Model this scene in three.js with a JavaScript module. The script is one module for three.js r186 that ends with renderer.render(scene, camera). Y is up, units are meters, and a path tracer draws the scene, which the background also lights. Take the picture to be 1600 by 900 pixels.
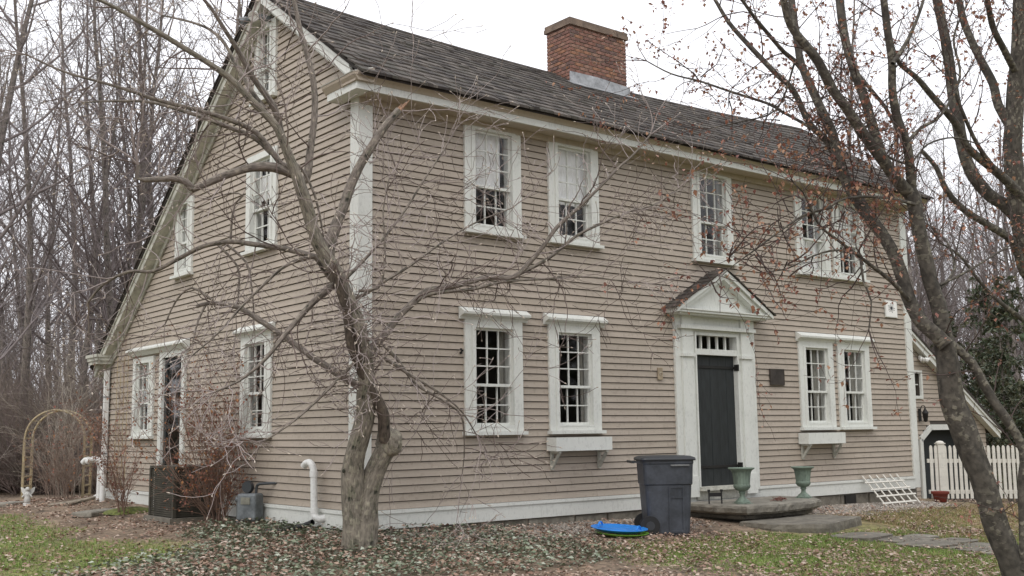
import * as THREE from 'three';
import { mergeGeometries } from 'three/addons/utils/BufferGeometryUtils.js';
import { RoundedBoxGeometry } from 'three/addons/geometries/RoundedBoxGeometry.js';

// ---------------------------------------------------------------- camera, sky, sun, exposure
const scene = new THREE.Scene();
const camera = new THREE.PerspectiveCamera(29.54, 16 / 9, 0.1, 900);
{
  const R = new THREE.Vector3(0.781428, -0.012814, 0.623863), U = new THREE.Vector3(-0.071072, 0.991455, 0.109387), F = new THREE.Vector3(0.619934, 0.129818, -0.77384);
  camera.position.set(-6.6685, 1.3185, 11.2619);
  camera.quaternion.setFromRotationMatrix(new THREE.Matrix4().makeBasis(R, U, F.negate()));
  camera.updateMatrixWorld();
}
const renderer = new THREE.WebGLRenderer({ antialias: true });
renderer.toneMapping = THREE.LinearToneMapping;
renderer.toneMappingExposure = 1.05;
renderer.shadowMap.enabled = true;
{
  const W = 128, H = 64, d = new Float32Array(W * H * 4);
  for (let j = 0; j < H; j++) for (let i = 0; i < W; i++) {
    const s = Math.sin(((j + 0.5) / H - 0.5) * Math.PI), L = s > 0 ? 1.04 + 0.8 * s : 1.04 + s * 0.6, k = (j * W + i) * 4;
    d[k] = L * 0.985; d[k + 1] = L * 0.995; d[k + 2] = L * 1.045; d[k + 3] = 1;
  }
  const t = new THREE.DataTexture(d, W, H, THREE.RGBAFormat, THREE.FloatType);
  t.mapping = THREE.EquirectangularReflectionMapping; t.magFilter = THREE.LinearFilter; t.needsUpdate = true;
  scene.background = t; scene.environment = t;
}
const sun = new THREE.DirectionalLight(0xfff8ee, 1.1);
sun.name = 'sun';
sun.position.set(-22, 34, 16); sun.target.position.set(4, 0, 0);
sun.castShadow = true; sun.shadow.radius = 60; sun.shadow.mapSize.set(2048, 2048);
Object.assign(sun.shadow.camera, { left: -30, right: 30, top: 30, bottom: -30, near: 1, far: 120 });
scene.add(sun, sun.target);

// ---------------------------------------------------------------- helpers
function rng(seed) { let a = seed >>> 0; return () => { a = (a + 0x6D2B79F5) | 0; let t = Math.imul(a ^ (a >>> 15), 1 | a); t = (t + Math.imul(t ^ (t >>> 7), 61 | t)) ^ t; return ((t ^ (t >>> 14)) >>> 0) / 4294967296; }; }
const rnd = rng(12345);
const rr = (a, b, r = rnd) => a + (b - a) * r();
const clamp = (x, a, b) => Math.min(Math.max(x, a), b);
const ss = (a, b, x) => { const t = clamp((x - a) / (b - a), 0, 1); return t * t * (3 - 2 * t); };
const V3 = (x, y, z) => new THREE.Vector3(x, y, z);
function hash(i, j, s) { let h = Math.imul(i, 374761393) + Math.imul(j, 668265263) + Math.imul(s, 1442695041); h = Math.imul(h ^ (h >>> 13), 1274126177); return ((h ^ (h >>> 16)) >>> 0) / 4294967296; }
function vnoise(x, y, s, px = 1e9, py = px) {
  const i = Math.floor(x), j = Math.floor(y), u = x - i, v = y - j, a = u * u * (3 - 2 * u), b = v * v * (3 - 2 * v), w = (n, p) => ((n % p) + p) % p;
  const h = (p, q) => hash(w(p, px), w(q, py), s);
  return (h(i, j) * (1 - a) + h(i + 1, j) * a) * (1 - b) + (h(i, j + 1) * (1 - a) + h(i + 1, j + 1) * a) * b;
}
function fbm(x, y, s, oct = 4, p = 1e9, q = p) { let v = 0, a = 0.5, t = 0; for (let k = 0; k < oct; k++) { v += a * vnoise(x, y, s + k, p, q); t += a; x *= 2; y *= 2; p *= 2; q *= 2; a *= 0.5; } return v / t; }
// a tileable grey texture of N x M texels; f(u, v) in 0..1 gives the value
function greyTex(N, M, f, wrapMetres) {
  const d = new Uint8Array(N * M * 4);
  for (let j = 0; j < M; j++) for (let i = 0; i < N; i++) {
    const v = f(i / N, j / M), k = (j * N + i) * 4, c = Array.isArray(v) ? v : [v, v, v];
    for (let q = 0; q < 3; q++) d[k + q] = clamp(c[q], 0, 1) * 255;
    d[k + 3] = 255;
  }
  const t = new THREE.DataTexture(d, N, M);
  t.wrapS = t.wrapT = THREE.RepeatWrapping; t.magFilter = THREE.LinearFilter; t.minFilter = THREE.LinearMipmapLinearFilter; t.generateMipmaps = true;
  t.repeat.set(1 / wrapMetres, 1 / wrapMetres); t.needsUpdate = true;
  return t;
}
const texPaint = greyTex(512, 512, (u, v) => { // aged paint: faint streaks and blotches
  const st = fbm(u * 6, v * 90, 11, 3, 6, 90), b = fbm(u * 5, v * 5, 21, 5, 5), f = vnoise(u * 200, v * 200, 5, 200), sp = fbm(u * 40, v * 40, 61, 3, 40);
  const q = 0.80 + 0.10 * st + 0.16 * (b - 0.5) + 0.06 * f - (sp > 0.68 ? 0.10 : 0);
  return [q, q * 0.995, q * 0.985];
}, 1.7);
const texTrim = greyTex(256, 256, (u, v) => {
  const b = fbm(u * 6, v * 6, 31, 5, 6), sp = fbm(u * 60, v * 25, 41, 3, 60, 25);
  const q = 0.90 + 0.12 * (b - 0.5) - (sp > 0.66 ? 0.09 : 0) + 0.05 * vnoise(u * 120, v * 120, 6, 120);
  return [q, q * 0.99, q * 0.97];
}, 1.3);
const texWood = greyTex(256, 256, (u, v) => { const g = fbm(u * 70, v * 4, 51, 4, 70, 4), c = fbm(u * 8, v * 3, 55, 3, 8, 3); return 0.50 + 0.55 * (g - 0.5) + 0.5 * (c - 0.3); }, 0.5);
const texStone = greyTex(256, 256, (u, v) => { const a = fbm(u * 6, v * 6, 71, 6, 6), b = fbm(u * 30, v * 30, 77, 3, 30); const q = 0.35 + 0.75 * a + 0.35 * (b - 0.5); return [q, q * 0.98, q * 0.94]; }, 0.8);
const texBark = greyTex(512, 512, (u, v) => { const a = fbm(u * 40, v * 12, 81, 4, 40, 12), p = fbm(u * 5, v * 6, 85, 5, 5, 6), m = fbm(u * 11, v * 13, 88, 5, 11, 13), k = fbm(u * 8, v * 5, 89, 5, 8, 5); let q = 0.46 + 0.55 * (a - 0.45) + 0.5 * (p - 0.5); const l = ss(0.54, 0.64, m), d = ss(0.58, 0.70, k); q -= d * 0.22; return [q + l * 0.17, q + l * 0.19 + d * 0.015, q + l * 0.16]; }, 0.55);
const texLichen = greyTex(256, 512, (u, v) => { const a = fbm(u * 22, v * 20, 91, 5, 22, 20), m = fbm(u * 18, v * 26, 95, 5, 18, 26), b = fbm(u * 3, v * 4, 99, 3, 3, 4); let q = 0.25 + 0.5 * (a - 0.35) + 0.16 * (b - 0.5); const l = ss(0.52, 0.66, m) * ss(0.35, 0.65, b); return [q + l * 0.5, q + l * 0.53, q + l * 0.48]; }, 0.9);
const texGround = greyTex(512, 512, (u, v) => { const a = fbm(u * 8, v * 8, 101, 6, 8), b = fbm(u * 60, v * 60, 107, 3, 60), q = 0.45 + 0.6 * (a - 0.45) + 0.9 * (b - 0.5) + 0.1; return [q * 1.03, q, q * 0.95]; }, 2.3);
const texBrick = greyTex(128, 128, (u, v) => { const a = fbm(u * 8, v * 8, 111, 5, 8), b = vnoise(u * 60, v * 60, 115, 60), q = 0.6 + 0.6 * (a - 0.4) + 0.2 * (b - 0.5); return [q, q * 0.97, q * 0.95]; }, 0.35);
const lin = (r, g, b) => new THREE.Color().setRGB(r, g, b);
function mat(c, o = {}) { const m = new THREE.MeshStandardMaterial({ color: lin(...c), roughness: 0.8, ...o }); if (o.map && o.bump) { m.bumpMap = o.map; m.bumpScale = o.bump; delete m.bump; } return m; }
function pmat(c, map, bump, o = {}) { const m = new THREE.MeshStandardMaterial({ color: lin(...c), roughness: 0.8, map, ...o }); if (bump) { m.bumpMap = map; m.bumpScale = bump; } return m; }
const M = {
  siding: pmat([0.42, 0.362, 0.30], texPaint, 0.0012, { roughness: 0.7 }),
  siding2: pmat([0.398, 0.342, 0.28], texPaint, 0.0012, { roughness: 0.7 }),
  siding3: pmat([0.442, 0.38, 0.318], texPaint, 0.0012, { roughness: 0.7 }),
  taupe: pmat([0.47, 0.41, 0.335], texTrim, 0, { roughness: 0.7 }),
  trim: pmat([0.685, 0.705, 0.675], texTrim, 0.0006, { roughness: 0.6 }),
  trimOld: pmat([0.58, 0.585, 0.53], texStone, 0.0012, { roughness: 0.75 }),
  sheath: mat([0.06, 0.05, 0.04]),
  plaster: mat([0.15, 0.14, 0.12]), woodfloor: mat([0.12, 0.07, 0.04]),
  curtain: new THREE.MeshPhysicalMaterial({ color: lin(0.88, 0.88, 0.87), roughness: 0.95, transmission: 0.12, thickness: 0, side: THREE.DoubleSide }),  // white sheers, made dense to imitate sky reflected in the upper panes too
  drape: new THREE.MeshPhysicalMaterial({ color: lin(0.42, 0.41, 0.36), roughness: 0.95, transmission: 0.2, thickness: 0, side: THREE.DoubleSide }),
  glass: new THREE.MeshPhysicalMaterial({ color: 0xffffff, roughness: 0.03, transmission: 1, thickness: 0, ior: 1.52, side: THREE.DoubleSide }),
  door: pmat([0.026, 0.032, 0.034], texWood, 0.002, { roughness: 0.55 }),
  iron: pmat([0.025, 0.024, 0.023], texStone, 0.001, { roughness: 0.6, metalness: 0.3 }),
  stone: pmat([0.27, 0.255, 0.22], texStone, 0.012, { roughness: 0.95 }),
  stoneDark: pmat([0.205, 0.19, 0.16], texStone, 0.014, { roughness: 0.95 }),
  lead: pmat([0.42, 0.44, 0.47], texStone, 0.004, { roughness: 0.5, metalness: 0.4 }),
  mortar: pmat([0.34, 0.29, 0.24], texStone, 0.003, { roughness: 0.95 }),
  pvc: pmat([0.76, 0.77, 0.76], texTrim, 0, { roughness: 0.35 }),
  verdigris: pmat([0.20, 0.265, 0.22], texStone, 0.003, { roughness: 0.8 }),
  bin: pmat([0.062, 0.072, 0.092], texStone, 0.0004, { roughness: 0.5 }),
  binLid: mat([0.03, 0.033, 0.038], { roughness: 0.5 }),
  rubber: mat([0.015, 0.015, 0.015], { roughness: 0.8 }),
  blue: mat([0.018, 0.215, 0.66], { roughness: 0.36 }), lime: mat([0.22, 0.5, 0.05], { roughness: 0.35 }),
  meter: pmat([0.20, 0.225, 0.245], texStone, 0.001, { roughness: 0.55, metalness: 0.3 }),
  meterDark: mat([0.05, 0.055, 0.06], { roughness: 0.5, metalness: 0.4 }),
  ac: pmat([0.085, 0.08, 0.064], texStone, 0.001, { roughness: 0.65, metalness: 0.2 }),
  rust: pmat([0.17, 0.10, 0.06], texWood, 0.001), weatheredWood: pmat([0.62, 0.50, 0.30], texWood, 0.001),
  terracotta: pmat([0.24, 0.045, 0.03], texStone, 0.001), picket: pmat([0.66, 0.64, 0.58], texPaint, 0.001),
  cement: pmat([0.70, 0.71, 0.70], texStone, 0.002),
  bronze: pmat([0.075, 0.065, 0.06], texStone, 0.001, { metalness: 0.4, roughness: 0.5 }),
};
const used = new Map();
function numbered(n) { const k = used.get(n) ?? 0; used.set(n, k + 1); return k ? `${n}_${String(k).padStart(3, '0')}` : n; }
function shade(o) { o.castShadow = true; o.receiveShadow = true; return o; }
function part(name, geo, m, parent) { const o = shade(new THREE.Mesh(geo, m)); o.name = name; parent.add(o); return o; }
function tag(o, label, category, group) { o.userData.label = label; o.userData.category = category; if (group) o.userData.group = group; return o; }
function thing(name, label, category, pos = [0, 0, 0], turn = 0, group) { const o = new THREE.Group(); o.name = numbered(name); o.position.set(...pos); o.rotation.y = turn; scene.add(o); return tag(o, label, category, group); }
function single(name, geo, m, label, category, group) { const o = shade(new THREE.Mesh(geo, m)); o.name = numbered(name); scene.add(o); return tag(o, label, category, group); }
function setting(name, geo, m, kind = 'structure') { const o = shade(new THREE.Mesh(geo, m)); o.name = name; o.userData.kind = kind; scene.add(o); return o; }
// uv in metres, by the way each face points
function metreUV(g, along) {
  if (g.index) g = g.toNonIndexed();
  const p = g.attributes.position, uv = new Float32Array(p.count * 2), a = V3(), b = V3(), c = V3(), n = V3();
  for (let i = 0; i < p.count; i += 3) {
    a.fromBufferAttribute(p, i); b.fromBufferAttribute(p, i + 1); c.fromBufferAttribute(p, i + 2);
    n.crossVectors(b.clone().sub(a), c.clone().sub(a)); const x = Math.abs(n.x), y = Math.abs(n.y), z = Math.abs(n.z);
    [a, b, c].forEach((v, k) => { const w = x > y && x > z ? [v.z, v.y] : y > z ? [v.x, v.z] : [v.x, v.y]; const s = along ? [w[1], w[0]] : w; uv[(i + k) * 2] = s[0]; uv[(i + k) * 2 + 1] = s[1]; });
  }
  g.setAttribute('uv', new THREE.BufferAttribute(uv, 2));
  return g;
}
function hexa(c) { // eight corners: bottom 0-3 (counter-clockwise from above), top 4-7
  const q = [[0, 3, 2, 1], [4, 5, 6, 7], [0, 1, 5, 4], [1, 2, 6, 5], [2, 3, 7, 6], [3, 0, 4, 7]], pos = [];
  for (const [a, b, d, e] of q) for (const i of [a, b, d, a, d, e]) pos.push(...c[i]);
  const g = new THREE.BufferGeometry(); g.setAttribute('position', new THREE.Float32BufferAttribute(pos, 3)); g.computeVertexNormals();
  return metreUV(g);
}
const bx = (x0, x1, y0, y1, z0, z1) => hexa([[x0, y0, z1], [x1, y0, z1], [x1, y0, z0], [x0, y0, z0], [x0, y1, z1], [x1, y1, z1], [x1, y1, z0], [x0, y1, z0]]);
function merge(list) { return mergeGeometries(list.map((g) => { let h = g.index ? g.toNonIndexed() : g; for (const k of Object.keys(h.attributes)) if (!['position', 'normal', 'uv'].includes(k)) h.deleteAttribute(k); if (!h.attributes.uv) h = metreUV(h); return h; })); }
function bar(a, b, w, d = w, up = V3(0, 1, 0)) { // a square bar from a to b
  const A = V3(...a), B = V3(...b), t = B.clone().sub(A), L = t.length(); t.normalize();
  let u = new THREE.Vector3().crossVectors(t, up); if (u.length() < 1e-3) u = V3(1, 0, 0); u.normalize(); const v = new THREE.Vector3().crossVectors(u, t);
  const g = new THREE.BoxGeometry(w, L, d); g.applyMatrix4(new THREE.Matrix4().makeBasis(u, t, v).setPosition(A.add(B).multiplyScalar(0.5)));
  return metreUV(g);
}
function prism(poly, f, d) { // polygon [a,b] extruded by d; f maps (a, b, c) to a world point
  const pos = [], n = poly.length, tri = THREE.ShapeUtils.triangulateShape(poly.map((p) => new THREE.Vector2(...p)), []);
  const P = (i, c) => pos.push(...f(poly[i][0], poly[i][1], c));
  for (const [a, b, c] of tri) { P(a, d); P(b, d); P(c, d); P(c, 0); P(b, 0); P(a, 0); }
  for (let i = 0; i < n; i++) { const j = (i + 1) % n; P(i, 0); P(j, 0); P(j, d); P(i, 0); P(j, d); P(i, d); }
  const g = new THREE.BufferGeometry(); g.setAttribute('position', new THREE.Float32BufferAttribute(pos, 3)); g.computeVertexNormals();
  return metreUV(g);
}
function pipe(pts, r, sides = 10) { const c = new THREE.CatmullRomCurve3(pts.map((p) => V3(...p)), false, 'catmullrom', 0.2); return new THREE.TubeGeometry(c, pts.length * 5, r, sides, false); }
function lathe(prof, seg = 32) { return new THREE.LatheGeometry(prof.map((p) => new THREE.Vector2(...p)), seg); }
// --- tubes for trunks, limbs and twigs
class Tubes {
  constructor() { this.p = []; this.n = []; this.u = []; this.i = []; }
  add(pts, sides, lump = 0) { // pts: [x,y,z,r]
    const base = this.p.length / 3, n = pts.length; let ref = V3(0.31, 0.2, 0.93), len = 0;
    for (let k = 0; k < n; k++) {
      const q = pts[k], a = pts[Math.max(k - 1, 0)], b = pts[Math.min(k + 1, n - 1)];
      let tx = b[0] - a[0], ty = b[1] - a[1], tz = b[2] - a[2]; const L = Math.hypot(tx, ty, tz) || 1; tx /= L; ty /= L; tz /= L;
      const d = ref.x * tx + ref.y * ty + ref.z * tz; let ux = ref.x - d * tx, uy = ref.y - d * ty, uz = ref.z - d * tz; const ul = Math.hypot(ux, uy, uz) || 1; ux /= ul; uy /= ul; uz /= ul; ref.set(ux, uy, uz);
      const vx = ty * uz - tz * uy, vy = tz * ux - tx * uz, vz = tx * uy - ty * ux;
      if (k) len += Math.hypot(q[0] - pts[k - 1][0], q[1] - pts[k - 1][1], q[2] - pts[k - 1][2]);
      for (let s = 0; s <= sides; s++) {
        const th = (s / sides) * Math.PI * 2, c = Math.cos(th), sn = Math.sin(th), nx = ux * c + vx * sn, ny = uy * c + vy * sn, nz = uz * c + vz * sn;
        const R = lump ? q[3] * (1 + lump * (fbm(c * 1.7 + 7 + len * 0.4, sn * 1.7 + len * 2.6, 301, 4) - 0.5)) : q[3];
        this.p.push(q[0] + nx * R, q[1] + ny * R, q[2] + nz * R); this.n.push(nx, ny, nz); this.u.push((s / sides) * Math.max(6.28 * pts[0][3], 0.05), len);
      }
    }
    for (let k = 0; k < n - 1; k++) for (let s = 0; s < sides; s++) { const a = base + k * (sides + 1) + s, b = a + sides + 1; this.i.push(a, a + 1, b, b, a + 1, b + 1); }
    const e = base + (n - 1) * (sides + 1); for (let s = 1; s < sides - 1; s++) this.i.push(e, e + s, e + s + 1);
  }
  tris() { return this.i.length / 3; }
  geo(recompute) {
    const g = new THREE.BufferGeometry();
    g.setAttribute('position', new THREE.Float32BufferAttribute(this.p, 3)); g.setAttribute('normal', new THREE.Float32BufferAttribute(this.n, 3)); g.setAttribute('uv', new THREE.Float32BufferAttribute(this.u, 2)); g.setIndex(this.i);
    if (recompute) g.computeVertexNormals();
    return g;
  }
}
const quads = (a) => { const o = []; for (let i = 0; i < a.length; i += 4) o.push([a[i], a[i + 1], a[i + 2], a[i + 3]]); return o; };
function smooth(pts, step) { // Catmull-Rom through [x,y,z,r]
  const o = []; const n = pts.length;
  for (let i = 0; i < n - 1; i++) {
    const p0 = pts[Math.max(i - 1, 0)], p1 = pts[i], p2 = pts[i + 1], p3 = pts[Math.min(i + 2, n - 1)], L = Math.hypot(p2[0] - p1[0], p2[1] - p1[1], p2[2] - p1[2]), m = Math.max(1, Math.round(L / step));
    for (let k = 0; k < m; k++) { const t = k / m, t2 = t * t, t3 = t2 * t; o.push([0, 1, 2, 3].map((c) => 0.5 * (2 * p1[c] + (p2[c] - p0[c]) * t + (2 * p0[c] - 5 * p1[c] + 4 * p2[c] - p3[c]) * t2 + (3 * p1[c] - p0[c] - 3 * p2[c] + p3[c]) * t3))); }
  }
  o.push(pts[n - 1]); return o;
}
class Leaves { // small folded leaf faces with a colour each
  constructor() { this.p = []; this.c = []; }
  add(x, y, z, s, r, col) {
    const a = r() * 6.283, b = (r() - 0.5) * 2.6, ca = Math.cos(a), sa = Math.sin(a), cb = Math.cos(b), sb = Math.sin(b);
    const d = [ca * cb, sb, sa * cb], w = [-sa, (r() - 0.5) * 0.8, ca], up = [(r() - 0.5), 0.5, (r() - 0.5)];
    const T = (l, k, h) => [x + (d[0] * l + w[0] * k + up[0] * h) * s, y + (d[1] * l + w[1] * k + up[1] * h) * s, z + (d[2] * l + w[2] * k + up[2] * h) * s];
    const A = T(0, 0, 0), B = T(0.55, 0.34, 0.22), C = T(1, 0, -0.1), D = T(0.5, -0.34, 0.2);
    this.p.push(...A, ...B, ...C, ...A, ...C, ...D); for (let k = 0; k < 6; k++) this.c.push(...col);
  }
  geo() { const g = new THREE.BufferGeometry(); g.setAttribute('position', new THREE.Float32BufferAttribute(this.p, 3)); g.setAttribute('color', new THREE.Float32BufferAttribute(this.c, 3)); g.computeVertexNormals(); return g; }
}
const leafMat = new THREE.MeshPhysicalMaterial({ color: 0xffffff, vertexColors: true, roughness: 0.9, transmission: 0.3, thickness: 0, side: THREE.DoubleSide });
// the lie of the land: highest by the house, falling away from it
function ground(x, z) {
  const dx = Math.max(-x, 0, x - 11.9), dz = Math.max(z, -8.8 - z, 0), D = Math.hypot(dx, dz);
  let y = 0.12 - 0.012 * clamp(x, 0, 12) + 0.12 * ss(-3, -9, z) - 0.06 * Math.min(D, 3) - 0.012 * clamp(D - 3, 0, 12);
  y -= 0.75 * ss(13.3, 16.5, x) * ss(2.5, -1.5, z);
  return y;
}
// ---------------------------------------------------------------- the house
const house = thing('clapboard_house', 'taupe two-storey clapboard saltbox house with white trim and brick chimney', 'house');
const LEN = 11.88, ZB = -8.79, WT = 0.40, EXPO = (5.315 - WT) / 53;
const roofF = (z) => 5.56 + (0.45 - z) * (1.99 / 2.85), roofB = (z) => 7.55 + (z + 2.4) * 0.75; // tops of the two slopes
const roofY = (z) => (z > -2.4 ? roofF(z) : roofB(z));
const sag = (x) => -0.17 * (1 - Math.pow(Math.abs((2 * x) / LEN - 1), 2.2));
const sagAt = (x, z) => sag(clamp(x, 0, LEN)) * (z > -2.4 ? clamp((0.45 - z) / 2.85, 0, 1) : clamp((z + 9) / 6.6, 0, 1));
const FRONT = [
  { c: 2.03, y: 1.39, h: 1.26, cap: 1.11, drape: 1 }, { c: 3.44, y: 1.39, h: 1.26, cap: 1.11, drape: 1 }, { c: 8.93, y: 1.39, h: 1.26, cap: 1.04, drape: 2 }, { c: 10.01, y: 1.39, h: 1.26, cap: 1.04, drape: 2 },
  { c: 2.045, y: 4.0, h: 1.28, head: 0.036, sheer: [0.43, 1, 0.8] }, { c: 3.485, y: 4.0, h: 1.28, head: 0.036, sheer: [0.38, 1, 1] }, { c: 6.42, y: 4.0, h: 1.28, head: 0.036, drape: 1 }, { c: 9.0, y: 4.0, h: 1.28, head: 0.036, sheer: [0, 0.42, 1], red: 1 }, { c: 10.05, y: 4.0, h: 1.28, head: 0.036, sheer: [0.4, 1, 1] },
];
const SIDE = [
  { c: -2.72, y: 1.39, h: 1.18, cap: 1.1 }, { c: -2.64, y: 3.96, h: 1.2, sheer: [0.55, 0.85, 1] }, { c: -5.4, y: 3.93, h: 1.05, w: 0.36, cols: 2, sheer: [0, 1, 0.5] }, { c: -2.58, y: 6.1, h: 0.93, w: 0.34, cols: 2 }, { c: -7.0, y: 1.39, h: 1.14 },
];
const CAS = 0.162, DOOR = { x0: 5.9, x1: 6.84, y0: 0.45, y1: 2.43 }, SDOOR = { c: -5.725, w: 0.8, y0: 0.5, y1: 2.56 };
function wallShape(outline, holes) {
  const s = new THREE.Shape(outline.map((p) => new THREE.Vector2(...p)));
  for (const [a, b, c, d] of holes) s.holes.push(new THREE.Path([[a, c], [a, d], [b, d], [b, c]].map((p) => new THREE.Vector2(...p))));
  const g = new THREE.ExtrudeGeometry(s, { depth: 0.126, bevelEnabled: false }); g.translate(0, 0, -0.15); return metreUV(g);
}
const openings = (list) => list.map((o) => { const w = (o.w ?? 0.62) / 2 + 0.02; return [o.c - w, o.c + w, o.y - 0.02, o.y + o.h + 0.02]; });
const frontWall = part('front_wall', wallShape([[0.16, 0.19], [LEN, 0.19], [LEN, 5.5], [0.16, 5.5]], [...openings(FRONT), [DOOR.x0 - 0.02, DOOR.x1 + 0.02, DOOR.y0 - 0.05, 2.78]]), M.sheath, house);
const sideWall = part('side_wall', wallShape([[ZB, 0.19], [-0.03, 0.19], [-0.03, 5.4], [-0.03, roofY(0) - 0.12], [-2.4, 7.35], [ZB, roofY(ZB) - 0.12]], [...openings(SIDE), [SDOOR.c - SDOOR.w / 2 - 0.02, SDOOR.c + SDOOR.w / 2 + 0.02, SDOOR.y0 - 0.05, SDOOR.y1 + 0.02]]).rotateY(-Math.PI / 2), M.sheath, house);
part('rear_wall', bx(0.16, LEN, 0.19, 2.6, ZB, ZB + 0.13), M.siding, house);
part('end_wall', prism([[ZB, 0.19], [-0.16, 0.19], [-0.16, 5.5], [-2.4, 7.3], [ZB, roofY(ZB) - 0.15]], (a, b, c) => [LEN - 0.13 + c, b, a], 0.13), M.siding, house);
// inside: floors and a partition, seen through the panes
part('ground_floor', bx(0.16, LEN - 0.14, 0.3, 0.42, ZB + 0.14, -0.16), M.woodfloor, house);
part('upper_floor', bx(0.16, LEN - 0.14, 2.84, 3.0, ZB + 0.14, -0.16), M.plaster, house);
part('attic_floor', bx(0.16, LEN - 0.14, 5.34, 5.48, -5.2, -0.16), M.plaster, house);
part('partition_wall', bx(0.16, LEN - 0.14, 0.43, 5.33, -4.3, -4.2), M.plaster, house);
// clapboards: one mesh each, split where windows and doors stand
const sidings = [M.siding, M.siding2, M.siding3, M.siding, M.siding];
function boardGeo(a, b, y0, y1, map) { // a, b along the wall; the butt stands proud at the bottom
  const o = 0.0105, J = [rr(-0.001, 0.0012), rr(-0.001, 0.0012)], e = (t) => y0 + o + J[t], c = [];
  const Q = (t, y, d) => map(t ? b : a, y, d);
  return hexa([Q(0, e(0), 0), Q(1, e(1), 0), Q(1, e(1), -0.022), Q(0, e(0), -0.022), Q(0, y1, -0.016), Q(1, y1, -0.016), Q(1, y1, -0.022), Q(0, y1, -0.022)]);
}
function clapboards(parent, rows, span, blocks, map) {
  for (let r = 0; r < rows; r++) {
    const y0 = WT + r * EXPO, y1 = y0 + EXPO, mid = (y0 + y1) / 2; let segs = [span(mid)];
    for (const [a, b, c, d] of blocks) if (y1 > c + 0.085 && y0 < d - 0.085) segs = segs.flatMap(([p, q]) => (b <= p || a >= q ? [[p, q]] : [[p, a], [b, q]].filter(([s, t]) => t - s > 0.03)));
    for (const [p, q] of segs) {
      if (q - p < 0.05) continue;
      const cuts = [p]; if (q - p > 4.4) cuts.push(p + (q - p) * rr(0.3, 0.7)); cuts.push(q);
      for (let k = 0; k + 1 < cuts.length; k++) part('clapboard', boardGeo(cuts[k] + (k ? 0.0015 : 0), cuts[k + 1] - (k + 2 < cuts.length ? 0.0015 : 0), y0, y1, map), sidings[Math.floor(rnd() * 5)], parent);
    }
  }
}
const blocksOf = (list) => list.map((o) => { const w = (o.w ?? 0.62) / 2 + CAS - 0.004; return [o.c - w, o.c + w, o.y - 0.12, o.y + o.h + (o.head ?? 0.1)]; });
clapboards(frontWall, 53, () => [0.165, LEN - 0.165], [...blocksOf(FRONT), [5.45, 7.29, 0, 3.1]], (t, y, d) => [t, y, d]);
clapboards(sideWall, 75, (y) => [Math.max(ZB + 0.1, y > 2.3 ? -2.4 - (7.36 - y) / 0.75 : -99), Math.min(-0.165, y > 5.3 ? -2.4 + (7.36 - y) / 0.70 : 99)], [...blocksOf(SIDE), [SDOOR.c - 0.53, SDOOR.c + 0.53, 0, SDOOR.y1 + 0.1]], (t, y, d) => [-d, y, t]);
// trim
part('corner_board', bx(0.001, 0.175, WT + 0.01, 5.31, 0.001, 0.022), M.trim, house);
part('corner_board', bx(-0.022, 0, WT + 0.01, 5.40, -0.178, 0.022), M.trim, house);
part('corner_board', bx(LEN - 0.17, LEN + 0.022, WT - 0.2, 5.31, -0.03, 0.022), M.trim, house);
part('corner_board', bx(-0.022, -0.001, WT + 0.01, 2.6, ZB - 0.02, ZB + 0.11), M.trim, house);
part('water_table', merge([bx(-0.03, LEN - 0.18, 0.185, WT - 0.035, -0.02, 0.03), bx(-0.045, LEN - 0.18, WT - 0.035, WT + 0.005, -0.02, 0.048)]), M.trim, house);
part('water_table', merge([bx(-0.029, 0.02, 0.187, WT - 0.036, ZB - 0.02, -0.021), bx(-0.046, 0.02, WT - 0.036, WT + 0.004, ZB - 0.02, -0.021)]), M.trim, house);
part('frieze_board', bx(-0.02, LEN + 0.02, 5.312, 5.392, -0.02, 0.034), M.taupe, house);
part('soffit', bx(-0.2, LEN + 0.2, 5.393, 5.415, -0.1, 0.3), M.taupe, house);
part('fascia', merge([bx(-0.235, LEN + 0.235, 5.385, 5.475, 0.3, 0.328)]), M.trim, house);
part('crown_moulding', prism([[0.0, 5.476], [0.335, 5.476], [0.345, 5.492], [0.375, 5.52], [0.405, 5.545], [0.412, 5.57], [0, 5.6]], (a, b, c) => [-0.26 + c, b, a], LEN + 0.52), M.taupe, house);
const ret = part('cornice_return', merge([bx(-0.235, -0.207, 5.386, 5.476, -0.36, 0.299), bx(-0.206, -0.03, 5.392, 5.414, -0.36, 0.299), bx(-0.235, -0.03, 5.387, 5.476, -0.385, -0.361)]), M.trim, house);
part('return_moulding', prism([[-0.02, 5.477], [-0.24, 5.477], [-0.29, 5.54], [-0.30, 5.57], [-0.02, 5.66]].reverse(), (a, b, c) => [a, b, -0.42 + c], 0.80), M.taupe, ret);
part('return_flashing', prism([[-0.305, 5.572], [-0.02, 5.668], [-0.02, 5.676], [-0.31, 5.58]], (a, b, c) => [a, b, -0.44 + c], 0.80), M.trim, ret);
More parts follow.
